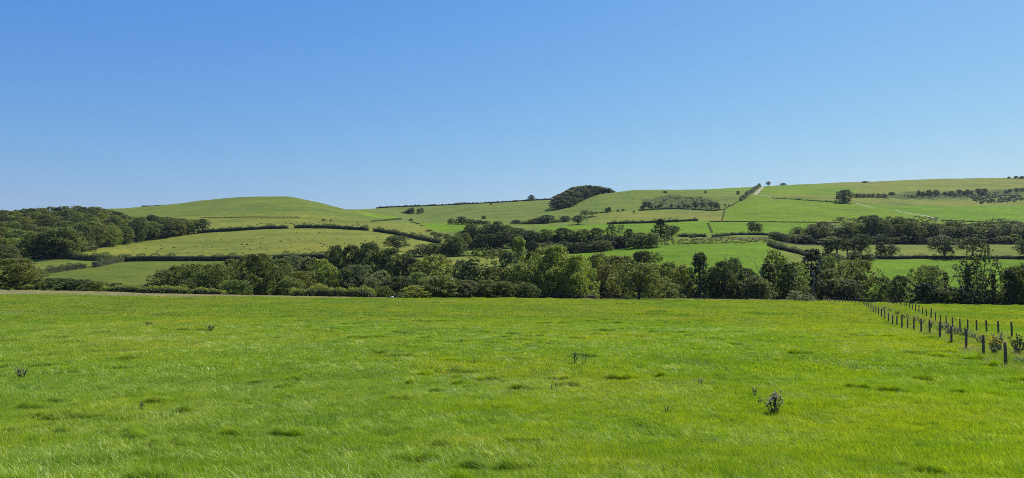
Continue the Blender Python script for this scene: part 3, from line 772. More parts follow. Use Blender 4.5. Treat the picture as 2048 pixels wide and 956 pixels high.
# --- wood right of centre: three ranks
tops = [(1540, 462), (1580, 458), (1620, 448), (1650, 440), (1690, 437), (1740, 428), (1770, 430), (1800, 434), (1835, 437), (1860, 445), (1900, 441), (1940, 444), (1970, 441), (2000, 437), (2040, 443), (2080, 440)]
def topat(px): return float(np.interp(px, [t[0] for t in tops], [t[1] for t in tops]))
it = []
for i, px in enumerate(range(1552, 2080, 24)):
    k = ('dome', 'dome', 'ash', 'dome', 'oak')[i % 5]
    it.append((k, px + (i * 7) % 9, topat(px) + 5 + (i * 5) % 13, 30 + (i * 11) % 14, ('dark', 'mid', 'grey', 'mid', 'blue')[(i * 3) % 5]))
row('in the right wood, front rank', it, 'front trees of the right wood', Y=472)
it = []
for i, px in enumerate(range(1596, 2090, 25)):
    if px > 1665 and px < 1712: continue
    it.append((('dome', 'ash', 'dome')[i % 3], px + (i * 5) % 9, topat(px) + (i * 5) % 4, 36 + (i * 7) % 10, ('mid', 'grey', 'dark', 'mid')[i % 4]))
row('in the right wood, rear rank', it, 'rear trees of the right wood', Y=505)
tree('airy', 1682, 434, 44, 'grey', 'bare looking grey ash in the wood above the pale field', Y=498)
tree('airy', 1708, 436, 36, 'grey', 'second bare looking grey ash left of the highest crown of the right wood', Y=500)
tree('airy', 1990, 437, 46, 'grey', 'feathery grey ash in the right part of the wood', Y=490)
tree('airy', 2040, 443, 36, 'grey', 'feathery grey ash at the right frame edge of the wood', Y=490)
for i in range(22):
    px = 1560 + i * 24.5
    tree('bush', px + (i * 7) % 11, 467 + (i * 7) % 11, 24 + (i * 13) % 20, ('black', 'dark', 'mid', 'black', 'grey')[(i * 3) % 5], 'undergrowth bush along the right wood', Y=466, group='undergrowth along the right wood')
tree('bush', 1549, 463, 26, 'dark', 'dark bush at the left tip of the right wood', Y=500)
tree('bush', 1545, 482, 18, 'dark', 'dark bush where the diagonal hedge starts', by=492, yr=(420, 470))
tree('bush', 1384, 470, 16, 'black', 'isolated black bush in front of the mid field hedge', by=476, yr=(440, 520))

# --- wood on the left slope
base_l = [(-120, 530), (0, 524), (57, 521), (110, 516), (150, 507), (200, 498), (250, 489), (300, 481), (350, 474), (388, 467)]
def bl(px): return float(np.interp(px, [t[0] for t in base_l], [t[1] for t in base_l]))
tl = [(-120, 425), (0, 422), (40, 420), (60, 418), (100, 415), (140, 413), (190, 415), (230, 424), (250, 431), (275, 437), (300, 433), (350, 437), (390, 441)]
def tt(px): return float(np.interp(px, [t[0] for t in tl], [t[1] for t in tl]))
GL = 'trees of the dense wood on the left slope'
it = []
px = -70; i = 0
while px < 388:
    p = hit(px, bl(px), 380, 640)
    hpx = 14.5 * F / p.y * (.85 + .3 * ((i * 37) % 10) / 10)
    wp = 15 * F / p.y * (.85 + .3 * ((i * 23) % 10) / 10)
    it.append(('dome' if i % 4 else 'oak', px, max(tt(px) + 3, bl(px) - hpx), wp, ('mid', 'dark', 'mid', 'light', 'brown', 'dark')[(i * 5) % 6], dict(Y=p.y + 5)))
    px += wp * .62; i += 1
row('along the front edge of the left wood', it, 'front trees of the left wood')
for q in range(1, 9):
    i = q
    Yoff = q * 26; px = -90 + (q * 37) % 23
    while px < 385:
        p0 = hit(px, bl(px), 380, 640); Y = p0.y + Yoff + ((i * 29) % 10) - 5
        if Y > 700: px += 20; i += 1; continue
        p = at(px, Y); _, gy = proj(*p)
        hm = 12.5 + (i * 13) % 5
        top = max(tt(px) - 1 + (i * 3) % 3, gy - hm * F / Y)
        wp = (13 + (i * 7) % 5) * F / Y
        if gy - top > 9:
            tree('dome' if (i % 5) else 'oak', px, top, wp, ('mid', 'dark', 'olive', 'dark', 'brown', 'mid', 'light')[(i * 5 + q) % 7], 'tree inside the left wood, %s rank up the slope' % ORD[q], Y=Y, group=GL, jit=.2)
        px += wp * .72; i += 1
it = []
for i, px in enumerate(range(-40, 236, 17)):
    it.append((('umbrella', 'dome', 'umbrella', 'oak')[i % 4], px + (i * 5) % 7, tt(px) - (i * 7) % 3, 24 + (i * 5) % 9, ('dark', 'grey', 'mid')[i % 3]))
row('on the skyline of the left wood', it, 'skyline trees of the left wood', Y=690)
tree('dome', 122, 455, 92, 'mid', 'largest round crown bulging from the front of the left wood', Y=440)
tree('dome', 145, 425, 34, 'lime', 'bright yellow-green crown near the top of the left wood', Y=640)
tree('dome', 60, 470, 66, 'light', 'light green crown in the lower left wood', Y=455)
tree('dome', 8, 490, 62, 'brown', 'brownish low tree at the left frame edge under the wood', Y=400)
tree('dome', 303, 430, 34, 'dark', 'dark crown standing above the right part of the left wood', Y=585)
tree('dome', 330, 437, 36, 'mid', 'crown left of the last two trees of the left wood', Y=592)
tree('dome', 362, 437, 44, 'mid', 'last but one tree at the right end of the left wood', Y=596)
tree('oak', 405, 438, 30, 'dark', 'small round dark tree, last at the right end of the left wood', by=465, yr=(560, 650))

# --- copse on the hill and scattered far trees
GC = 'trees of the round copse on the hilltop'
it = []
for i, (px, top, w_, Y) in enumerate([(1116, 392, 22, 1010), (1124, 388, 26, 1020), (1113, 402, 22, 985), (1126, 400, 26, 980), (1138, 381, 28, 1040), (1140, 394, 26, 1000), (1150, 375, 26, 1065),
        (1152, 385, 26, 1040), (1162, 373, 26, 1085), (1168, 380, 26, 1065), (1175, 371.5, 26, 1095), (1187, 372, 26, 1100), (1198, 373.5, 24, 1100), (1208, 376, 22, 1100), (1184, 378, 26, 1080),
        (1217, 379, 18, 1100), (1224, 382, 12, 1100), (1120, 408, 20, 965), (1132, 405, 22, 975), (1145, 398, 20, 1005)]):
    it.append(('beech', px, top - .6, w_ * 1.3, ('brown', 'dark', 'blue', 'dark')[i % 4], dict(Y=Y)))
row('in the round copse on the hilltop', it, GC)
tree('oak', 1537, 363, 10, 'blue', 'small lone tree on the skyline beside the chalk track', Y=1420)
tree('bush', 1566, 366, 12, 'blue', 'dome shaped bush on the skyline right of the chalk track', Y=1440)
tree('dome', 1689, 380, 36, 'blue', 'large isolated round tree on the hillside at right', by=406, yr=(760, 1000))
for px, w_ in ((1713, 8), (1720, 9), (1728, 8), (1737, 9), (1746, 10), (1756, 10), (1767, 14)):
    tree('bush', px, 387, w_, 'blue', 'bush in the short row right of the isolated round tree', by=396, yr=(880, 1200), group='row of bushes right of the isolated round tree')
tree('bush', 1784, 384, 13, 'blue', 'solitary bush right of the short row of bushes', by=391, yr=(900, 1300))
for i, (px, t, b_, w_) in enumerate(((1838, 381, 392, 9), (1846, 383, 393, 9), (1858, 380, 392, 13), (1872, 380, 391, 13), (1890, 383, 390, 9), (1902, 382, 391, 14), (1918, 379, 391, 11), (1928, 382, 390, 9),
        (1936, 379, 391, 10), (1943, 381, 389, 8), (1956, 377, 389, 15), (1969, 377, 389, 13), (2012, 381, 387, 8), (2020, 378, 387, 10), (2034, 376, 386, 12), (2046, 376, 386, 10), (1964, 383, 390, 18))):
    tree('oak' if t < 380 else 'bush', px, t, w_, 'blue', 'dark thorn tree on the right hillside bank', by=b_, yr=(980, 1480), group='thorn trees on the right hillside bank')
for i, (px, t, b_, w_) in enumerate(((1290, 403, 417, 12), (1297, 404, 418, 12), (1284, 411, 418, 9), (1304, 412, 418, 5), (1312, 411, 418, 5), (1317, 409, 416, 6), (1322, 408, 415, 6), (1343, 407, 413, 5), (1358, 410, 416, 9),
        (1368, 408, 415, 10), (1377, 409, 415, 8), (1391, 403, 417, 14), (1405, 404, 415, 12), (1423, 403, 417, 12), (1433, 405, 419, 14), (1438, 412, 418, 6), (1450, 408, 412, 5), (1458, 409, 413, 6))):
    tree('oak' if w_ > 9 else 'bush', px, t, w_, 'blue', 'dark thorn tree in the hollow of the central down', by=b_, yr=(840, 1060), group='thorn trees in the hollow of the central down')
for px, t, b_, w_, lab in ((1330, 382, 385, 9, 'low bush high on the central down'), (1411, 381, 386, 5, 'tiny round bush below the central skyline'), (1476, 382, 389, 7, 'round bush right of the tiny one below the skyline'),
        (968, 431, 437, 9, 'lone thorn with its shadow on the central slope'), (982, 406, 410, 4, 'tiny bush just under the skyline hedge'), (1063, 390, 400, 14, 'scrubby tree rising from the skyline hedge'),
        (1268, 421, 426, 4, 'dark bush at the end of the hedge under the hollow'), (1236, 419, 423, 5, 'left small bush in mid slope right of the copse'), (1246, 418, 422, 7, 'right small bush in mid slope right of the copse'),
        (822, 437, 442, 9, 'small bush by the gully mouth'), (647, 438, 442, 7, 'small dark bush left of two on the fort hill'), (662, 439, 442, 5, 'smaller dark bush right of two on the fort hill'),
        (1730, 362, 365, 12, 'low bush on the right skyline'), (2018, 353, 357, 6, 'left bush of three on the far right skyline'), (2032, 352, 357, 8, 'middle bush of three on the far right skyline'),
        (2044, 352, 357, 10, 'right bush of three on the far right skyline')):
    tree('bush', px, t, w_, 'blue', lab, by=b_ + .5, yr=(700, 1620))
row('in the dark gully below the skyline', [('bush', 806, 432, 10, 'blue'), ('bush', 810, 428, 12, 'blue'), ('dome', 814, 421, 13, 'blue'), ('dome', 820, 417, 14, 'blue'), ('dome', 825, 415, 10, 'grey'),
    ('bush', 837, 417, 8, 'blue'), ('bush', 844, 416, 8, 'blue')], 'bushes in the dark gully', Y=1230)
for px in (288, 295, 303, 311, 318):
    tree('bush', px, 411, 9, 'blue', 'dark bush in the short hedge on the left skyline', Y=948, group='bushes on the left skyline')
for i, px in enumerate(range(746, 802, 6)):
    tree('bush', px, 440.5 - (i * .55), 7, 'grey', 'small grey thorn in the line under the bright slope', by=443 - i * .4, yr=(700, 1100), group='thorn line under the bright slope')

# ------------------------------------------------------------------ hedges
def hedge(label, pts, hpx, yr, tint='dark', width=None, dens=13.0, leaf=None, name='hedge', bumpy=.20, byY=None, light_top=False):
    P = []
    for (px, py) in pts:
        P.append(hit(px, py, *yr) if byY is None else at(px, byY if not callable(byY) else byY(px)))
    # resample
    seg = [P[0]]
    for a, b in zip(P[:-1], P[1:]):
        n = max(1, int((b - a).length / 1.5))
        for k in range(1, n + 1): seg.append(a.lerp(b, k / n))
    L = sum((b - a).length for a, b in zip(seg[:-1], seg[1:]))
    Ym = sum(p.y for p in P) / len(P); H = hpx * Ym / F; Wd = width or max(1.2, H * .75)
    leaf = leaf or max(.20, Ym * .00055)
    n = int(min(26000, L * (2 * H + Wd) * dens * (.30 / leaf) ** 1.6))
    r = np.random.default_rng(abs(hash(label)) % 1000 if False else len(label) * 31 + int(pts[0][0]))
    A = np.array([tuple(p) for p in seg]); D = np.diff(A, axis=0); ln = np.linalg.norm(D, axis=1); cum = np.concatenate([[0], np.cumsum(ln)])
    s = r.uniform(0, cum[-1], n); k = np.clip(np.searchsorted(cum, s) - 1, 0, len(ln) - 1); t = (s - cum[k]) / ln[k]
    c = A[k] + D[k] * t[:, None]; d = D[k] / ln[k][:, None]
    side = np.stack([-d[:, 1], d[:, 0], np.zeros(n)], 1); side /= np.linalg.norm(side, axis=1, keepdims=True)
    hh = H * (1 + bumpy * 2.2 * vnoise(s / (H * 1.3), s * 0, 5) + bumpy * vnoise(s / 1.1, s * 0, 6))
    endf = np.clip(np.minimum(s, cum[-1] - s) / (H * .5), 0, 1); hh *= .55 + .45 * np.sqrt(endf)
    wv = Wd * .5 * (1 + .18 * vnoise(s / 2.3, s * 0 + 3, 7))
    q = r.uniform(0, 1, n) * (2 * H + Wd) / (2 * H + Wd)
    per = r.uniform(0, 2 * H + Wd, n)
    ang = per / (2 * H + Wd) * math.pi       # round-shouldered section
    ex = .45
    cx = np.cos(ang); cz = np.sin(ang)
    ox = np.sign(cx) * np.abs(cx) ** ex * wv; oz = cz ** ex * hh
    jit = r.normal(size=(n, 3)) * .10 * min(H, 2.0)
    Pp = c + side * ox[:, None] + jit; Pp[:, 2] = gz(c[:, 0] + side[:, 0] * ox, c[:, 1] + side[:, 1] * ox) + oz * r.uniform(.9, 1.04, n) + jit[:, 2] * .5
    Nn = side * cx[:, None]; Nn[:, 2] = cz + .2; Nn /= np.linalg.norm(Nn, axis=1, keepdims=True)
    V, Fq = leaves(Pp, Nn, leaf, r, .8)
    # solid twiggy core inside the leaves
    m = len(seg); core = []
    for i, p in enumerate(seg):
        dd = (seg[min(i + 1, m - 1)] - seg[max(i - 1, 0)]); dd.z = 0; dd.normalize(); sd = Vector((-dd.y, dd.x, 0))
        e = min(i, m - 1 - i) / max(1, H / 1.5); e = min(1, .3 + e)
        z0 = float(gz(p.x, p.y))
        for (a, b) in ((-.40, -.2), (-.36, .62), (0, .84), (.36, .62), (.40, -.2)):
            v = p + sd * (a * Wd * e); core.append((v.x, v.y, z0 + b * H * (e if b > 0 else 1)))
    cv = np.array(core); base = len(V)
    cf = []
    for i in range(m - 1):
        for j in range(4): cf.append((base + i * 5 + j, base + (i + 1) * 5 + j, base + (i + 1) * 5 + j + 1, base + i * 5 + j + 1))
    V = np.concatenate([V - np.array(P[0]), cv - np.array(P[0])])
    fm = np.zeros(len(Fq) + len(cf)); fm[len(Fq):] = 1
    me = mesh_arrays(name, V, [np.concatenate([Fq, np.array(cf)])], [M_leaf, M_core], fmat=fm)
    o = obj(name, me); o.location = P[0]
    cc = TINT[tint]; o.color = tuple(cc) + (1,)
    tag(o, label, 'hedge'); return o
M_core = plain('hedge_twigs', (.022, .026, .012), .95, 3, .3, .3)

hedge('light green trimmed hedge on the left edge of the near field', [(205, 583), (300, 587), (370, 588), (452, 590)], 14, None, 'lime', byY=193, width=2.2, leaf=.22)
hedge('light green trimmed hedge under the trees left of the gap', [(580, 590), (650, 592), (750, 594)], 20, None, 'lime', byY=194, width=2.6, leaf=.22, bumpy=.16)
hedge('short dark hedge climbing between the pale corner field and the low left field', [(84, 549), (130, 542), (173, 536)], 11, (300, 450), 'dark')
hedge('long dark hedge below the speckled green field on the left', [(189, 535), (215, 529), (245, 523), (300, 522), (420, 522), (480, 521.5), (528, 521)], 12, (330, 480), 'dark', width=3)
hedge('continuation of the long dark hedge right of its gap', [(543, 519), (600, 518), (655, 517)], 11, (380, 480), 'dark', width=3)
hedge('thick rounded hedge under the left wood', [(124, 516), (145, 518), (175, 521), (222, 521)], 13, (380, 480), 'mid', width=4)
hedge('curved hedge on the brow below the fort hill, left of the gaps', [(393, 467), (440, 463.5), (500, 460), (577, 457)], 7, (540, 640), 'dark')
hedge('middle hedge on the brow between two gaps', [(588, 456.5), (660, 457), (738, 461.5)], 7.5, (540, 640), 'dark')
hedge('hedge descending the brow towards the central valley', [(746, 462.5), (790, 469), (830, 477), (882, 488)], 8, (480, 640), 'dark')
hedge('diagonal hedge at the left side of the pale right field', [(1540, 491), (1560, 499), (1600, 508), (1645, 520)], 10, (340, 480), 'dark', width=3.5)
hedge('long low hedge between the pale field and the bright field at right', [(1700, 517.5), (1800, 518), (1900, 518), (2090, 518)], 7, (340, 400), 'dark')
hedge('low dark hedge left of the gate gap in mid field', [(1357, 473), (1413, 474)], 6, (480, 560), 'dark')
hedge('low dark hedge right of the gate gap in mid field', [(1424, 474), (1460, 471), (1500, 470), (1555, 473)], 5.5, (480, 560), 'dark')
hedge('bumpy dark hedge above the bright strip right of centre', [(1213, 449), (1260, 447), (1330, 445), (1396, 442)], 5, (620, 760), 'dark', bumpy=.35)
hedge('thin hedge line above the bright field with the two trees', [(1418, 444), (1500, 444), (1600, 445), (1680, 446)], 1.7, (620, 760), 'dark')
hedge('dark hedge under the thorn hollow on the central down', [(1277, 422), (1310, 419.5), (1350, 418), (1380, 419)], 2.6, (780, 950), 'dark', bumpy=.3)
hedge('broken hedge right end under the thorn hollow', [(1382, 420), (1400, 420), (1420, 422), (1445, 420)], 2.6, (780, 950), 'dark', bumpy=.3)
hedge('scrubby hedge rising beside the chalk track to the skyline', [(1481, 402), (1492, 394), (1506, 384), (1513, 378), (1520, 373)], 5, (850, 1500), 'blue', bumpy=.3)
hedge('thin boundary line climbing from the hollow to the track hedge', [(1446, 420), (1466, 410), (1481, 402)], 1.3, (800, 1200), 'dark')
hedge('thin hedge line left of the isolated round tree', [(1545, 396), (1600, 400), (1640, 403), (1672, 405)], 1.6, (800, 1150), 'dark', bumpy=.4)
hedge('long dark hedge along the central skyline', [(752, 417), (830, 415), (900, 412), (1000, 406), (1104, 400)], 3.0, None, 'blue', byY=1375, width=4)
hedge('thin hedge below the bright field on the far right', [(1882, 441), (1950, 444), (2000, 446), (2080, 450)], 2.0, (620, 800), 'dark')
hedge('low bank of scrub crossing the centre behind the tall ash', [(808, 514.5), (900, 513), (1015, 512)], 2.2, (400, 470), 'dark')
hedge('line of tiny scrub running up the bright strip', [(1424, 466), (1420, 456), (1416, 447)], 1.6, (520, 720), 'dark')
hedge('thin wall line dividing the dull and bright fields below the hollow', [(1444, 441), (1447, 430), (1449, 421)], 1.0, (680, 900), 'dark')
hedge('tangled bramble hedge at the foot of the right belt', [(1690, 603), (1800, 606), (1860, 606), (1960, 608), (2080, 612)], 16, None, 'dark', byY=lambda px: 238 - (px - 1690) * .145, width=4, leaf=.26, bumpy=.3, dens=9)
hedge('rough bramble hedge between the lone tree and the ivy columns', [(1300, 600), (1440, 600), (1590, 603)], 10, None, 'mid', byY=214, width=3, leaf=.26, bumpy=.35, dens=9)
hedge('shaded foot hedge under the middle of the belt', [(790, 600), (1000, 600), (1200, 600)], 14, None, 'dark', byY=206, width=3, leaf=.26, bumpy=.35, dens=9)
hedge('faint line along the foot of the fort hill slope', [(400, 436), (520, 434.5), (600, 435)], .9, (650, 860), 'dark')

# scrub stippling on banks (nobody could count it)
def scrub(name, label, poly, yr, n, size, tint, seed):
    r = np.random.default_rng(seed); x0 = min(p[0] for p in poly); x1 = max(p[0] for p in poly); y0 = min(p[1] for p in poly); y1 = max(p[1] for p in poly)
    Vs = []; Fs = []; base = 0; got = 0; tries = 0; P0 = None
    while got < n and tries < n * 6:
        tries += 1; px = r.uniform(x0, x1); py = r.uniform(y0, y1); c = False
        for i in range(len(poly)):
            a, b = poly[i]; e, f_ = poly[(i + 1) % len(poly)]
            if (b > py) != (f_ > py) and px < (e - a) * (py - b) / (f_ - b) + a: c = not c
        if not c: continue
        p = hit(px, py, *yr); got += 1
        if P0 is None: P0 = np.array(p)
        s = size * r.uniform(.5, 1.4); k = 26
        d = sph(k, r); d[:, 2] = np.abs(d[:, 2]); pp = np.array(p) + d * s * np.array([1, 1, .8])
        V, Fq = leaves(pp, d, s * .75, r, .5); Vs.append(V - P0); Fs.append(Fq + base); base += len(V)
    o = obj(name, mesh_arrays(name, np.concatenate(Vs), [np.concatenate(Fs)], [M_leaf])); o.location = tuple(P0)
    o.color = tuple(TINT[tint]) + (1,); tag(o, label, 'scrub', kind='stuff')
scrub('gorse_scrub', 'dark gorse specks spread over the upper right hillside', [(1935, 396), (1990, 392), (2048, 390), (2048, 402), (2000, 406), (1960, 408)], (800, 1400), 200, 1.6, 'blue', 1)
scrub('rough_scrub', 'brownish rough weeds on the bank below the mid field hedge', [(1300, 492), (1350, 480), (1420, 475), (1540, 476), (1545, 486), (1450, 489)], (430, 540), 420, .55, 'brown', 2)
scrub('thorn_scrub', 'dark low scrub filling the hollow of the central down', [(1300, 412), (1330, 394), (1400, 394), (1440, 408), (1430, 418), (1300, 418)], (850, 1080), 210, 1.0, 'blue', 3)
scrub('bank_scrub', 'dark low scrub along the right hillside bank', [(1800, 392), (1850, 388), (1960, 388), (2000, 384), (1990, 394), (1820, 398)], (950, 1480), 230, 1.3, 'blue', 4)
scrub('field_thistles', 'dark specks of weeds dotting the green field below the brow hedge', [(250, 505), (330, 488), (480, 470), (640, 462), (760, 470), (840, 484), (720, 505), (500, 508)], (430, 610), 95, .5, 'black', 5)
scrub('slope_weeds', 'scattered weeds on the slope above the brow hedge', [(420, 452), (560, 440), (720, 448), (820, 462), (860, 468), (760, 460), (600, 453)], (600, 800), 110, .6, 'grey', 6)
scrub('rubble_scrub', 'rough dark ground beside the chalk track', [(1830, 432), (1880, 436), (1890, 446), (1840, 444)], (600, 800), 60, .9, 'brown', 7)

# ------------------------------------------------------------------ chalk tracks
def track(name, pts, wid, yr):
    P = [hit(px, py, *yr) for px, py in pts]; S = []
    for a, b in zip(P[:-1], P[1:]):
        n = max(2, int((b - a).length / 4)); S += [a.lerp(b, k / n) for k in range(n)]
    S.append(P[-1]); Vv = []; Fv = []
    for i, p in enumerate(S):
        d = S[min(i + 1, len(S) - 1)] - S[max(i - 1, 0)]; d.z = 0; d.normalize(); sd = Vector((-d.y, d.x, 0))
        wv = wid * (1 + .25 * math.sin(i * 1.7) * math.sin(i * .6))
        for a in (-.5, -.17, .17, .5):
            v = p + sd * a * wv; Vv.append((v.x, v.y, float(gz(v.x, v.y)) + .10 + (.05 if abs(a) < .3 else 0)))
    for i in range(len(S) - 1):
        for j in range(3): Fv.append((i * 4 + j, (i + 1) * 4 + j, (i + 1) * 4 + j + 1, i * 4 + j + 1))
    o = obj(name, mesh_arrays(name, np.array(Vv), [np.array(Fv)], [M_chalk], smooth=True)); o['kind'] = 'structure'
track('track', [(1526, 373.8), (1522, 378), (1516, 384), (1510, 389)], 4.6, (950, 1500))
track('track', [(1510, 389), (1522, 391), (1540, 394), (1556, 396.5)], 3.2, (850, 1300))
track('track', [(1713, 407), (1728, 411), (1742, 415), (1750, 417)], 3.2, (700, 1000))
track('track', [(1790, 421), (1815, 426), (1840, 430), (1862, 435), (1882, 440.5)], 3.0, (650, 1000))

# ------------------------------------------------------------------ fences
postm = []
for s in range(4):
    T = Tube(); rr = random.Random(s); T.add([(0, 0, -.35), (0.004, 0, .3), (rr.uniform(-.01, .01), .004, .85), (rr.uniform(-.015, .015), 0, 1.235), (rr.uniform(-.015, .015), 0, 1.25)],
        [.068, .066, .063, .060, .045], 10); postm.append(T.mesh('post', M_post))
def fence(label, X0, Y0, n, dX, dY, tall, turn=None):
    base = Vector((X0, Y0, float(gz(X0, Y0)))); f = empty('post_and_wire_fence', base); tag(f, label, 'fence', 'fences along the grassy lane')
    x, y = X0, Y0; prev = None; T = Tube()
    for i in range(n):
        rr = random.Random(i * 7 + int(X0 * 10))
        z = float(gz(x, y)); o = bpy.data.objects.new('post', postm[i % 4]); C.objects.link(o); o.parent = f
        o.location = (x - base.x, y - base.y, z - base.z); o.rotation_euler = (rr.uniform(-.035, .035), rr.uniform(-.035, .035), rr.uniform(0, 6))
        s = 1.0 if i not in tall else 1.25; o.scale = (1.35 if i in tall else rr.uniform(1.05, 1.22), 1.15, s * rr.uniform(.95, 1.05))
        if prev is not None and i < 16:
            for hgt in (.25, .5, .75, 1.02, 1.15):
                T.add([(prev[0] - base.x, prev[1] - base.y, prev[2] + hgt - base.z), (x - base.x, y - base.y, z + hgt - base.z)], [.0022, .0022], 3, cap=False)
        prev = (x, y, z)
        if turn and i >= turn[0]: x += turn[1]; y += turn[2]
        else: x += dX; y += dY
    wv = obj('wire', T.mesh('wire', M_wire), f); wv['kind'] = 'stuff'
fence('near fence of dark round posts running from the right foreground to the belt', 24.15, 38.0, 38, 1.95, 5.0, (9, 22), (22, 1.3, 4.6))
fence('far fence of dark round posts on the other side of the grassy lane', 38.0, 59.0, 22, 1.95, 4.75, (10, 20), (18, 1.6, 4.6))

# ------------------------------------------------------------------ weeds in the field
def weed(label, px, py, hpx, seed, kind='thistle', nst=5, spread=.35, group=None, head=M_seed, hs=1.0, yr=(14, 200)):
    rnd = random.Random(seed); r = np.random.default_rng(seed)
    p = hit(px, py, *yr); H = hpx * p.y / F + .08
    o = empty(kind + '_plant', p); tag(o, label, 'plant', group)
    leafV = []; leafF = []; b0 = 0; hV = []; hF = []; h0 = 0
    for s in range(nst):
        T = Tube(); a = rnd.uniform(0, 6.28); q = rnd.uniform(.1, 1) * spread * H
        top = Vector((math.cos(a) * q, math.sin(a) * q * .7, H * rnd.uniform(.6, 1)))
        pts = limb(T, (math.cos(a) * .03, math.sin(a) * .03, -.03), top, .010 * H / .6, .006 * H / .6, rnd, .05, 5, 5)
        tips = [top]
        for k in range(rnd.choice((1, 2, 3))):
            t2 = pts[3] + Vector((rnd.uniform(-.16, .16), rnd.uniform(-.12, .12), rnd.uniform(.10, .26))) * H
            limb(T, pts[3], t2, .007 * H / .6, .004 * H / .6, rnd, .04, 3, 4); tips.append(t2)
        obj('stem', T.mesh('stem', M_stem), o)
        n = 16; t = r.uniform(0, .85, n) ** 1.3 * 5; k0 = np.floor(t).astype(int).clip(0, 4); fr = (t - k0)[:, None]
        A = np.array([tuple(p_) for p_ in pts]); c = A[k0] * (1 - fr) + A[k0 + 1] * fr; d = sph(n, r); d[:, 2] = d[:, 2] * .3 + .3
        V, Fq = leaves(c + d * H * .05, r.normal(size=(n, 3)), np.full(n, H * .085), r, .3); leafV.append(V); leafF.append(Fq + b0); b0 += len(V)
        for tp in tips:
            n = 14; d = sph(n, r); V, Fq = leaves(d * H * .022 * hs, d, np.full(n, H * .035 * hs), r, .4)
            hd = obj('flower_head', mesh_arrays('flower_head', V, [Fq], [head]), o); hd.location = tp
    obj('foliage', mesh_arrays('foliage', np.concatenate(leafV), [np.concatenate(leafF)], [M_stem]), o)
    return o
W = [('large dark thistle with pale fluffy heads in the right foreground', 1549, 830, 42, 12, .55, M_seed, 1.7), ('smaller thistle just behind the large one at its upper left', 1513, 797, 24, 5, .4, M_seed, 1.1),
     ('single thin thistle stem left of the large thistle', 1519, 820, 20, 2, .3, M_stem, 1), ('tall forked thistle in the middle of the field, left stem group', 1149, 731, 31, 4, .3, M_stem, 1.2),
     ('tall thin thistle in the middle of the field, right of the forked one', 1168, 733, 27, 2, .15, M_stem, 1.2), ('pair of short thistle stems, left one, in mid foreground', 1103, 784, 15, 2, .2, M_stem, 1),
     ('pair of short thistle stems, right one, in mid foreground', 1111, 786, 17, 2, .2, M_stem, 1), ('small dark thistle in the left foreground', 284, 829, 18, 4, .5, M_stem, 1.2),
     ('dense dark weed clump in the left middle of the field', 420, 664, 13, 16, 1.3, M_stem, 1.4), ('dark weed clump left of the dense one, farther up the field', 297, 654, 10, 12, 1.3, M_stem, 1.3),
     ('dark spreading weed near the left frame edge', 44, 760, 22, 14, 1.0, M_stem, 1), ('low row of pale fluffy seed heads right of centre', 1398, 771, 10, 10, 1.5, M_seed, 2.4), ('right tail of the low row of pale seed heads', 1424, 771, 8, 3, .8, M_seed, 2.4),
     ('low dark weed with a pale leaf above the seed head row', 1458, 746, 8, 6, 1.3, M_stem, 1.2), ('dark leafy tuft right of centre in the foreground', 1333, 831, 13, 7, .8, M_stem, 1),
     ('small white-flecked weed far up the middle of the field', 1147, 668, 6, 5, 1.4, M_seed, 1.4), ('small weed right of the white-flecked one', 1167, 681, 8, 4, .5, M_seed, 1.2), ('small dark weed left of the forked thistle', 1101, 689, 7, 5, .8, M_stem, 1.2),
     ('tiny dark weed far up left of centre', 808, 672, 6, 4, .9, M_stem, 1.2), ('single white flower head in the right field', 1633, 731, 6, 1, .2, M_white, 2.2), ('tiny weed in the far left field', 28, 640, 7, 3, .6, M_stem, 1),
     ('dark dock stem at the left far edge of the field', 30, 611, 7, 3, .4, M_stem, 1), ('small dark dock near the brown strip on the left', 318, 597, 5, 3, .4, M_stem, 1), ('tiny dark weed high in the field right of centre', 1500, 652, 5, 4, .8, M_stem, 1.2)]
for i, (lab, px, py, hp, ns, sp, hd, hs) in enumerate(W): weed(lab, px, py, hp, 40 + i, 'weed' if hd is M_stem and hp < 12 else 'thistle', ns, sp, None, hd, hs)
weed('yellow ragwort in bloom between the last two near posts', 1988, 712, 36, 90, 'ragwort', 9, .38, None, M_gold, 1.7, (38, 70))
weed('tall pale-headed thistle just behind the yellow ragwort', 2000, 706, 42, 91, 'thistle', 7, .4, None, M_seed, 1.2, (38, 70))
weed('dark grey thistle clump at the right frame edge', 2036, 712, 40, 92, 'thistle', 12, .5, None, M_stem, 1.4, (38, 70))
weed('white flowered weed low at the right frame edge', 2038, 732, 20, 93, 'weed', 8, .8, None, M_white, 1.2, (30, 70))
for i, (px, py, hp) in enumerate(((1880, 668, 16), (1897, 672, 22), (1912, 674, 20), (1927, 678, 20), (1942, 682, 14), (1860, 660, 14), (1842, 650, 12), (1828, 645, 12), (1812, 638, 10), (1795, 632, 9), (1780, 626, 8), (1768, 622, 8), (1966, 694, 18))):
    weed('seeding thistle in the lane between the fences', px, py, hp * 1.25, 120 + i, 'thistle', 9, .8, 'thistles in the lane between the fences', M_seed if i % 3 else M_stem, 1.1, (40, 190))

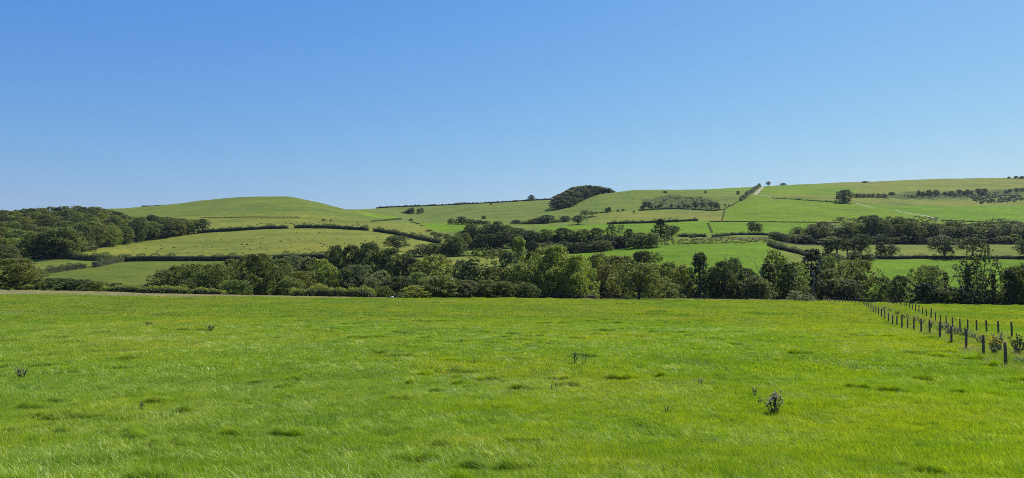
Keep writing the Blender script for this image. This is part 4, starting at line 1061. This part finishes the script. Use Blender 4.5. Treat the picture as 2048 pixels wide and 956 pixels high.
# ------------------------------------------------------------------ trough and log at the field edge
def box(bm_v, bm_f, c, s):
    b = len(bm_v)
    for dz in (-1, 1):
        for dx, dy in ((-1, -1), (1, -1), (1, 1), (-1, 1)): bm_v.append((c[0] + dx * s[0] / 2, c[1] + dy * s[1] / 2, c[2] + dz * s[2] / 2))
    bm_f += [(b, b + 3, b + 2, b + 1), (b + 4, b + 5, b + 6, b + 7)] + [(b + i, b + (i + 1) % 4, b + 4 + (i + 1) % 4, b + 4 + i) for i in range(4)]
p = at(784, 183); tr = empty('water_trough', p); tag(tr, 'small white water trough at the gap in the front hedge', 'trough'); tr.rotation_euler.z = .4; tr.scale = (.75, .75, .75)
v = []; f = []
box(v, f, (0, 0, .30), (1.0, .5, .03)); box(v, f, (0, -.25, .45), (1.0, .03, .33)); box(v, f, (0, .25, .45), (1.0, .03, .33)); box(v, f, (-.485, 0, .452), (.03, .47, .32)); box(v, f, (.485, 0, .452), (.03, .47, .32))
obj('tank', mesh_arrays('tank', np.array(v, float), [np.array(f)], [M_galv]), tr)
for sx in (-1, 1):
    v = []; f = []; box(v, f, (sx * .35, 0, .13), (.08, .42, .30)); obj('leg', mesh_arrays('leg', np.array(v, float), [np.array(f)], [M_dead]), tr)
p = at(1401, 189); lg = empty('fallen_log', p); tag(lg, 'dark fallen log lying in the pale grass at the far field edge', 'log')
T = Tube(); limb(T, (-1.6, 0, .36), (1.6, .3, .40), .24, .18, random.Random(4), .015, 7, 10); obj('log', T.mesh('log', M_dead), lg)
T = Tube(); limb(T, (.6, .1, .3), (1.2, -.3, .75), .08, .03, random.Random(5), .04, 4, 6); obj('branch_stub', T.mesh('branch_stub', M_dead), lg)

# ------------------------------------------------------------------ grass
def blades(name, n, rad, hmin, hmax, wd, lean, leanv, m, seed, seg=2, curl=.35):
    r = np.random.default_rng(seed)
    a = r.uniform(0, 2 * np.pi, n); q = rad * np.sqrt(r.uniform(0, 1, n))
    # gather into tufts
    nt_ = max(3, n // 22); tx = r.uniform(-rad, rad, (nt_, 2)); k = r.integers(0, nt_, n)
    bx = np.where(r.random(n) < .55, tx[k, 0] + r.normal(0, rad * .07, n), np.cos(a) * q); by = np.where(r.random(n) < .55, tx[k, 1] + r.normal(0, rad * .07, n), np.sin(a) * q)
    h = r.uniform(hmin, hmax, n) * (1 - .35 * (np.hypot(bx, by) / rad) ** 2).clip(.5, 1)
    ld = np.stack([lean[0] + r.normal(0, leanv, n), lean[1] + r.normal(0, leanv, n)], 1)
    fa = r.uniform(0, np.pi, n); wx = np.cos(fa) * wd / 2; wy = np.sin(fa) * wd / 2 
    base = np.stack([bx, by, np.full(n, -.02)], 1); L = []
    ts = [0, .5, 1] if seg == 2 else [0, 1]
    for t in ts:
        px_ = base[:, 0] + ld[:, 0] * h * (t * (1 - curl) + curl * t * t) ; py_ = base[:, 1] + ld[:, 1] * h * (t * (1 - curl) + curl * t * t)
        lz = h * (t - .30 * t * t * np.hypot(ld[:, 0], ld[:, 1]).clip(0, 1.6)) * 1.0 - .02
        L.append(np.stack([px_, py_, lz], 1))
    W_ = np.stack([wx, wy, np.zeros(n)], 1)
    if seg == 2:
        V = np.stack([L[0] - W_, L[0] + W_, L[1] + W_ * .85, L[1] - W_ * .85, L[2]], 1).reshape(-1, 3)
        i = np.arange(n)[:, None] * 5
        return mesh_arrays(name, V, [i + np.array([0, 1, 2, 3]), i + np.array([3, 2, 4])], [m])
    V = np.stack([L[0] - W_, L[0] + W_, L[1]], 1).reshape(-1, 3)
    return mesh_arrays(name, V, [np.arange(n * 3).reshape(n, 3)], [m])

def scatter(name, label, protos, P, rot, scl, idx):
    colp = bpy.data.collections.new(name + '_patches')
    for i, me in enumerate(protos):
        o = bpy.data.objects.new('%s_patch_%02d' % (name, i), me); colp.objects.link(o)
    me = bpy.data.meshes.new(name); me.vertices.add(len(P)); me.vertices.foreach_set('co', P.astype(np.float32).ravel())
    a = me.attributes.new('rot', 'FLOAT_VECTOR', 'POINT'); a.data.foreach_set('vector', rot.astype(np.float32).ravel())
    a = me.attributes.new('scl', 'FLOAT_VECTOR', 'POINT'); a.data.foreach_set('vector', scl.astype(np.float32).ravel())
    a = me.attributes.new('idx', 'INT', 'POINT'); a.data.foreach_set('value', idx.astype(np.int32))
    o = obj(name, me); tag(o, label, 'grass', kind='stuff')
    ng = bpy.data.node_groups.new(name, 'GeometryNodeTree')
    ng.interface.new_socket('Geometry', in_out='INPUT', socket_type='NodeSocketGeometry'); ng.interface.new_socket('Geometry', in_out='OUTPUT', socket_type='NodeSocketGeometry')
    n = ng.nodes; l = ng.links
    gi = n.new('NodeGroupInput'); go = n.new('NodeGroupOutput'); ip = n.new('GeometryNodeInstanceOnPoints'); ci = n.new('GeometryNodeCollectionInfo')
    ci.inputs['Collection'].default_value = colp; ci.inputs['Separate Children'].default_value = True; ci.inputs['Reset Children'].default_value = True
    def na(nm, dt):
        x = n.new('GeometryNodeInputNamedAttribute'); x.data_type = dt; x.inputs['Name'].default_value = nm; return x.outputs['Attribute']
    er = n.new('FunctionNodeEulerToRotation'); l.new(na('rot', 'FLOAT_VECTOR'), er.inputs[0])
    l.new(gi.outputs[0], ip.inputs['Points']); l.new(ci.outputs[0], ip.inputs['Instance']); ip.inputs['Pick Instance'].default_value = True
    l.new(na('idx', 'INT'), ip.inputs['Instance Index']); l.new(er.outputs[0], ip.inputs['Rotation']); l.new(na('scl', 'FLOAT_VECTOR'), ip.inputs['Scale'])
    l.new(ip.outputs[0], go.inputs[0])
    md = o.modifiers.new('grass', 'NODES'); md.node_group = ng
    return o

LEAN = (-.42, .10)
protos = []
for s in range(5): protos.append(blades('blades', 1050, .46, .09, .25, .0072, LEAN, .28, M_grass, 200 + s))
for s in range(2): protos.append(blades('blades', 900, .27, .18, .40, .0075, (-.95, .1), .34, M_grass, 210 + s, curl=.6))     # laid over by the wind
protos.append(blades('blades', 650, .46, .04, .11, .006, (-.2, .1), .4, M_grass, 220))                                        # short hollow
mid_ = []
for s in range(4): mid_.append(blades('blades', 1500, .95, .09, .25, .016, LEAN, .28, M_grass, 230 + s))
for s in range(2): mid_.append(blades('blades', 900, .48, .18, .40, .017, (-.95, .1), .32, M_grass, 240 + s, curl=.6))
mid_.append(blades('blades', 700, .95, .04, .12, .016, (-.2, .1), .4, M_grass, 250))
far_ = []
for s in range(4): far_.append(blades('blades', 1500, 2.1, .10, .26, .05, LEAN, .35, M_grassfar, 260 + s, seg=1))
for s in range(2): far_.append(blades('blades', 900, .95, .16, .42, .045, (-.8, .2), .3, M_grassfar, 264 + s, seg=1))
far_.append(blades('blades', 1300, 2.1, .04, .12, .05, (-.2, .1), .4, M_grassfar, 270, seg=1))
def field_points(y0, y1, step, seed):
    r = np.random.default_rng(seed); ys = np.arange(y0, y1, step); out = []
    for y in ys:
        xm = .72 * y + 8
        xs = np.arange(-xm, xm, step) + r.uniform(-.5, .5) * step
        out.append(np.stack([xs + r.uniform(-.4, .4, len(xs)) * step, y + r.uniform(-.4, .4, len(xs)) * step], 1))
    return np.concatenate(out), r
def in_gap(P):                  # stop at the crest of the near field
    px = 1024 + F * P[:, 0] / P[:, 1]
    lim = np.interp(px, [0, 1024, 1200, 1600, 1720, 2048], [188, 200, 222, 228, 205, 186])
    lim2 = np.interp(px, [0, 350, 700, 820, 830], [163, 171, 180, 194, 400]) + 7 * vnoise(P[:, 0] / 9, P[:, 1] * 0, 77)
    return (P[:, 1] < lim) & (P[:, 1] < lim2)
def lay(name, label, y0, y1, step, protos, nl, seed, hs=1.0, tus=.05, tst=.5):
    P, r = field_points(y0, y1, step, seed); P = P[in_gap(P)]; n = len(P); x, y = P[:, 0], P[:, 1]
    z = gz(x, y)
    rot = np.zeros((n, 3)); rot[:, 2] = r.normal(0, .35, n) + .7 * fbm(x / 7, y / 7, 41)
    e = step * .5; rot[:, 0] = np.arctan((gz(x, y + e) - gz(x, y - e)) / (2 * e)); rot[:, 1] = -np.arctan((gz(x + e, y) - gz(x - e, y)) / (2 * e))
    hv = .95 + .45 * fbm(x / 2.2, y / 1.6, 42) + .3 * fbm(x / 15, y / 10, 43)
    a = fbm(x / 2.6 + .5 * vnoise(x / 1.1, y / 1.1, 3), y / 1.25, 44); b = fbm(x / 3.0, y / 1.0, 45)
    idx = r.integers(0, nl, n)
    last = nl + 2
    idx = np.where((b > .50), last, idx)
    patch = fbm(x / 14, y / 14, 51)
    idx = np.where((patch > .35) & (r.random(n) < .35), last, idx)
    # windblown tussocks: short rows of tall laid-over grass with a shaded hollow on their near side
    area = .72 * (y1 ** 2 - y0 ** 2); nt_ = int(area * tus * 1.9); ty = np.sqrt(r.uniform(y0 ** 2, y1 ** 2, nt_)); tx = r.uniform(-.72, .72, nt_) * ty
    ex = []; cl = fbm(tx / 11, ty / 8, 97)
    for k in range(nt_):
        if cl[k] < .02: continue
        m_ = r.integers(1, 5); sg = r.uniform(-.35, .15)
        for q in range(m_):
            xx = tx[k] + (q - m_ / 2) * tst * .8; yy = ty[k] + (q - m_ / 2) * tst * sg
            ex.append((xx, yy, r.uniform(1.0, 1.65)))
            near_ = (np.abs(x - xx) < tst * .9) & (np.abs(y - (yy - tst * .95)) < tst * .7); idx = np.where(near_, last, idx)
    ex = np.array(ex); ex = ex[in_gap(ex)]; ne = len(ex)
    s = np.stack([np.ones(n), np.ones(n), hv.clip(.5, 1.6) * hs], 1) * r.uniform(.9, 1.12, n)[:, None]
    se = np.stack([np.ones(ne) * .8, np.ones(ne) * .8, ex[:, 2]], 1); re_ = np.zeros((ne, 3)); re_[:, 2] = r.normal(0, .5, ne)
    Pa = np.concatenate([np.stack([x, y, z], 1), np.stack([ex[:, 0], ex[:, 1], gz(ex[:, 0], ex[:, 1])], 1)])
    scatter(name, label, protos, Pa, np.concatenate([rot, re_]), np.concatenate([s, se]), np.concatenate([idx, nl + r.integers(0, 2, ne)]))
lay('grass', 'wind-blown green grass covering the foreground of the field', 7.0, 36, .46, protos, 5, 1, 1.0, .11, .30)
lay('grass', 'green grass covering the middle of the near field', 36, 92, .95, mid_, 4, 2, 1.0, .035, .52)
lay('grass', 'short looking green grass on the far part of the near field', 92, 232, 2.3, far_, 4, 3, 1.0, .008, .9)
# longer blades painted pale to give streaks of highlight
st1 = [blades('stalks', 70, .55, .20, .42, .0095, (-.70, .15), .34, M_stalk, 280 + s, curl=.55) for s in range(4)]
st2 = [blades('stalks', 70, 1.1, .20, .42, .018, (-.70, .15), .34, M_stalk, 290 + s, curl=.55) for s in range(4)]
for y0, y1, step, pr, sd in ((11.5, 34, .72, st1, 21), (34, 80, 1.5, st2, 22)):
    P, r = field_points(y0, y1, step, sd); P = P[fbm(P[:, 0] / 3.1, P[:, 1] / 2.0, 91) > -.12]
    rot = np.zeros((len(P), 3)); rot[:, 2] = r.normal(0, .45, len(P)); sc3 = r.uniform(.7, 1.15, (len(P), 1)) * np.ones((1, 3))
    scatter('grass_stalks', 'long pale blades standing out of the %s grass' % ('nearest' if y0 < 20 else 'farther'), pr, np.stack([P[:, 0], P[:, 1], gz(P[:, 0], P[:, 1])], 1), rot, sc3, r.integers(0, 4, len(P)))
dq = [blades('dry_blades', 220, 1.0, .12, .26, .022, (-.4, .1), .3, M_dry, 310 + s, seg=1) for s in range(3)]
P, r = field_points(34, 165, 1.9, 31); px = 1024 + F * P[:, 0] / P[:, 1]
k = r.random(len(P)) < np.clip(.55 * (fbm(P[:, 0] / 11, P[:, 1] / 9, 95) + .05 + .55 * np.clip((1100 - px) / 1100, -.6, 1) * np.clip(P[:, 1] / 90, .2, 1)), 0, .75)
P = P[k]; rot = np.zeros((len(P), 3)); rot[:, 2] = r.normal(0, .6, len(P))
scatter('dry_grass', 'straw coloured grass stems mixed into the farther left of the field', dq, np.stack([P[:, 0], P[:, 1], gz(P[:, 0], P[:, 1])], 1), rot, r.uniform(.8, 1.2, (len(P), 1)) * np.ones((1, 3)), r.integers(0, 3, len(P)))
# pale seeding grass at the far edge, rough grass in the lane
dp = [blades('blades', 500, .9, .30, .75, .02, (-.25, .1), .22, M_dry, 300 + s) for s in range(3)]
P, r = field_points(144, 232, 1.5, 9)
px = 1024 + F * P[:, 0] / P[:, 1]
yl = np.interp(px, [0, 800, 830, 1130, 1160, 1440, 1600, 1730, 1740], [160, 178, 300, 300, 192, 196, 205, 212, 400]); yh = np.interp(px, [0, 800, 1160, 1600, 1730], [190, 190, 200, 222, 224])
k = (P[:, 1] > yl) & (P[:, 1] < yh) & (fbm(P[:, 0] / 6, P[:, 1] / 6, 61) > -.25); P = P[k]
rot = np.zeros((len(P), 3)); rot[:, 2] = r.normal(0, .5, len(P)); s = r.uniform(.7, 1.1, (len(P), 1)) * np.ones((1, 3))
s[:, 2] *= np.where(1024 + F * P[:, 0] / P[:, 1] < 900, .38, 1.0)
scatter('long_grass', 'pale dry seeding grass along the far edge of the field', dp, np.stack([P[:, 0], P[:, 1], gz(P[:, 0], P[:, 1])], 1), rot, s, r.integers(0, 3, len(P)))
P = []; r = np.random.default_rng(5)
for i in range(2300):
    t = r.uniform(0, 1) ** 1.3; y = 36 + t * 115; x0 = 24.15 + (y - 38) * .39; x1 = 38 + (y - 59) * .41
    P.append((r.uniform(x0 - .3, x1 + .4), y))
P = np.array(P); rot = np.zeros((len(P), 3)); rot[:, 2] = r.normal(0, .8, len(P)); s = r.uniform(.5, 1.1, (len(P), 1)) * np.array([[.7, .7, .85]])
lp = [blades('blades', 160, .7, .25, .75, .012, (-.25, .1), .3, M_dry, 320), blades('blades', 420, .7, .2, .6, .015, (-.3, .1), .3, M_grass, 321), blades('blades', 420, .7, .2, .55, .015, (-.3, .1), .35, M_grass, 322)]
scatter('rough_grass', 'rough ungrazed grass in the lane between the two fences', lp, np.stack([P[:, 0], P[:, 1], gz(P[:, 0], P[:, 1])], 1), rot, s, r.integers(0, 3, len(P)))

# ------------------------------------------------------------------ air
HAZE = 0.00003
if HAZE:
    zt = float(ZG.max()) + 25
    v = []; f = []; zb = float(ZG.min()) - 1.0; box(v, f, (0, 1650, (zt + zb) / 2), (11600, 3600, zt - zb))
    hz = obj('haze', mesh_arrays('haze', np.array(v, float), [np.array(f)]))
    m, n, l = mat('air'); out = N(n, 'ShaderNodeOutputMaterial'); pv = N(n, 'ShaderNodeVolumePrincipled')
    pv.inputs['Color'].default_value = (.62, .78, 1.0, 1); pv.inputs['Density'].default_value = HAZE; pv.inputs['Anisotropy'].default_value = .2
    l.new(pv.outputs[0], out.inputs['Volume']); hz.data.materials.append(m); tag(hz, 'thin blue summer haze over the valley', 'haze', kind='stuff')

# ------------------------------------------------------------------ labels: members of a row are told apart by their order
byl = {}
for o in C.objects:
    if o.parent is None and o.get('label') and o.get('category'): byl.setdefault(o['label'], []).append(o)
for lab, os_ in byl.items():
    if len(os_) < 2: continue
    os_.sort(key=lambda o: proj(*o.location)[0])
    for i, o in enumerate(os_):
        if i < len(ORD): o['label'] = lab + ', ' + ORD[i] + ' from the left'
        elif len(os_) - 1 - i < len(ORD): o['label'] = lab + ', ' + ('last at the right' if i == len(os_) - 1 else ORD[len(os_) - 1 - i] + ' from the right')
for o in C.objects:
    if o.parent is None and o.get('category') and len(o.get('label', '').split()) > 16: print('LONG', o['label'])
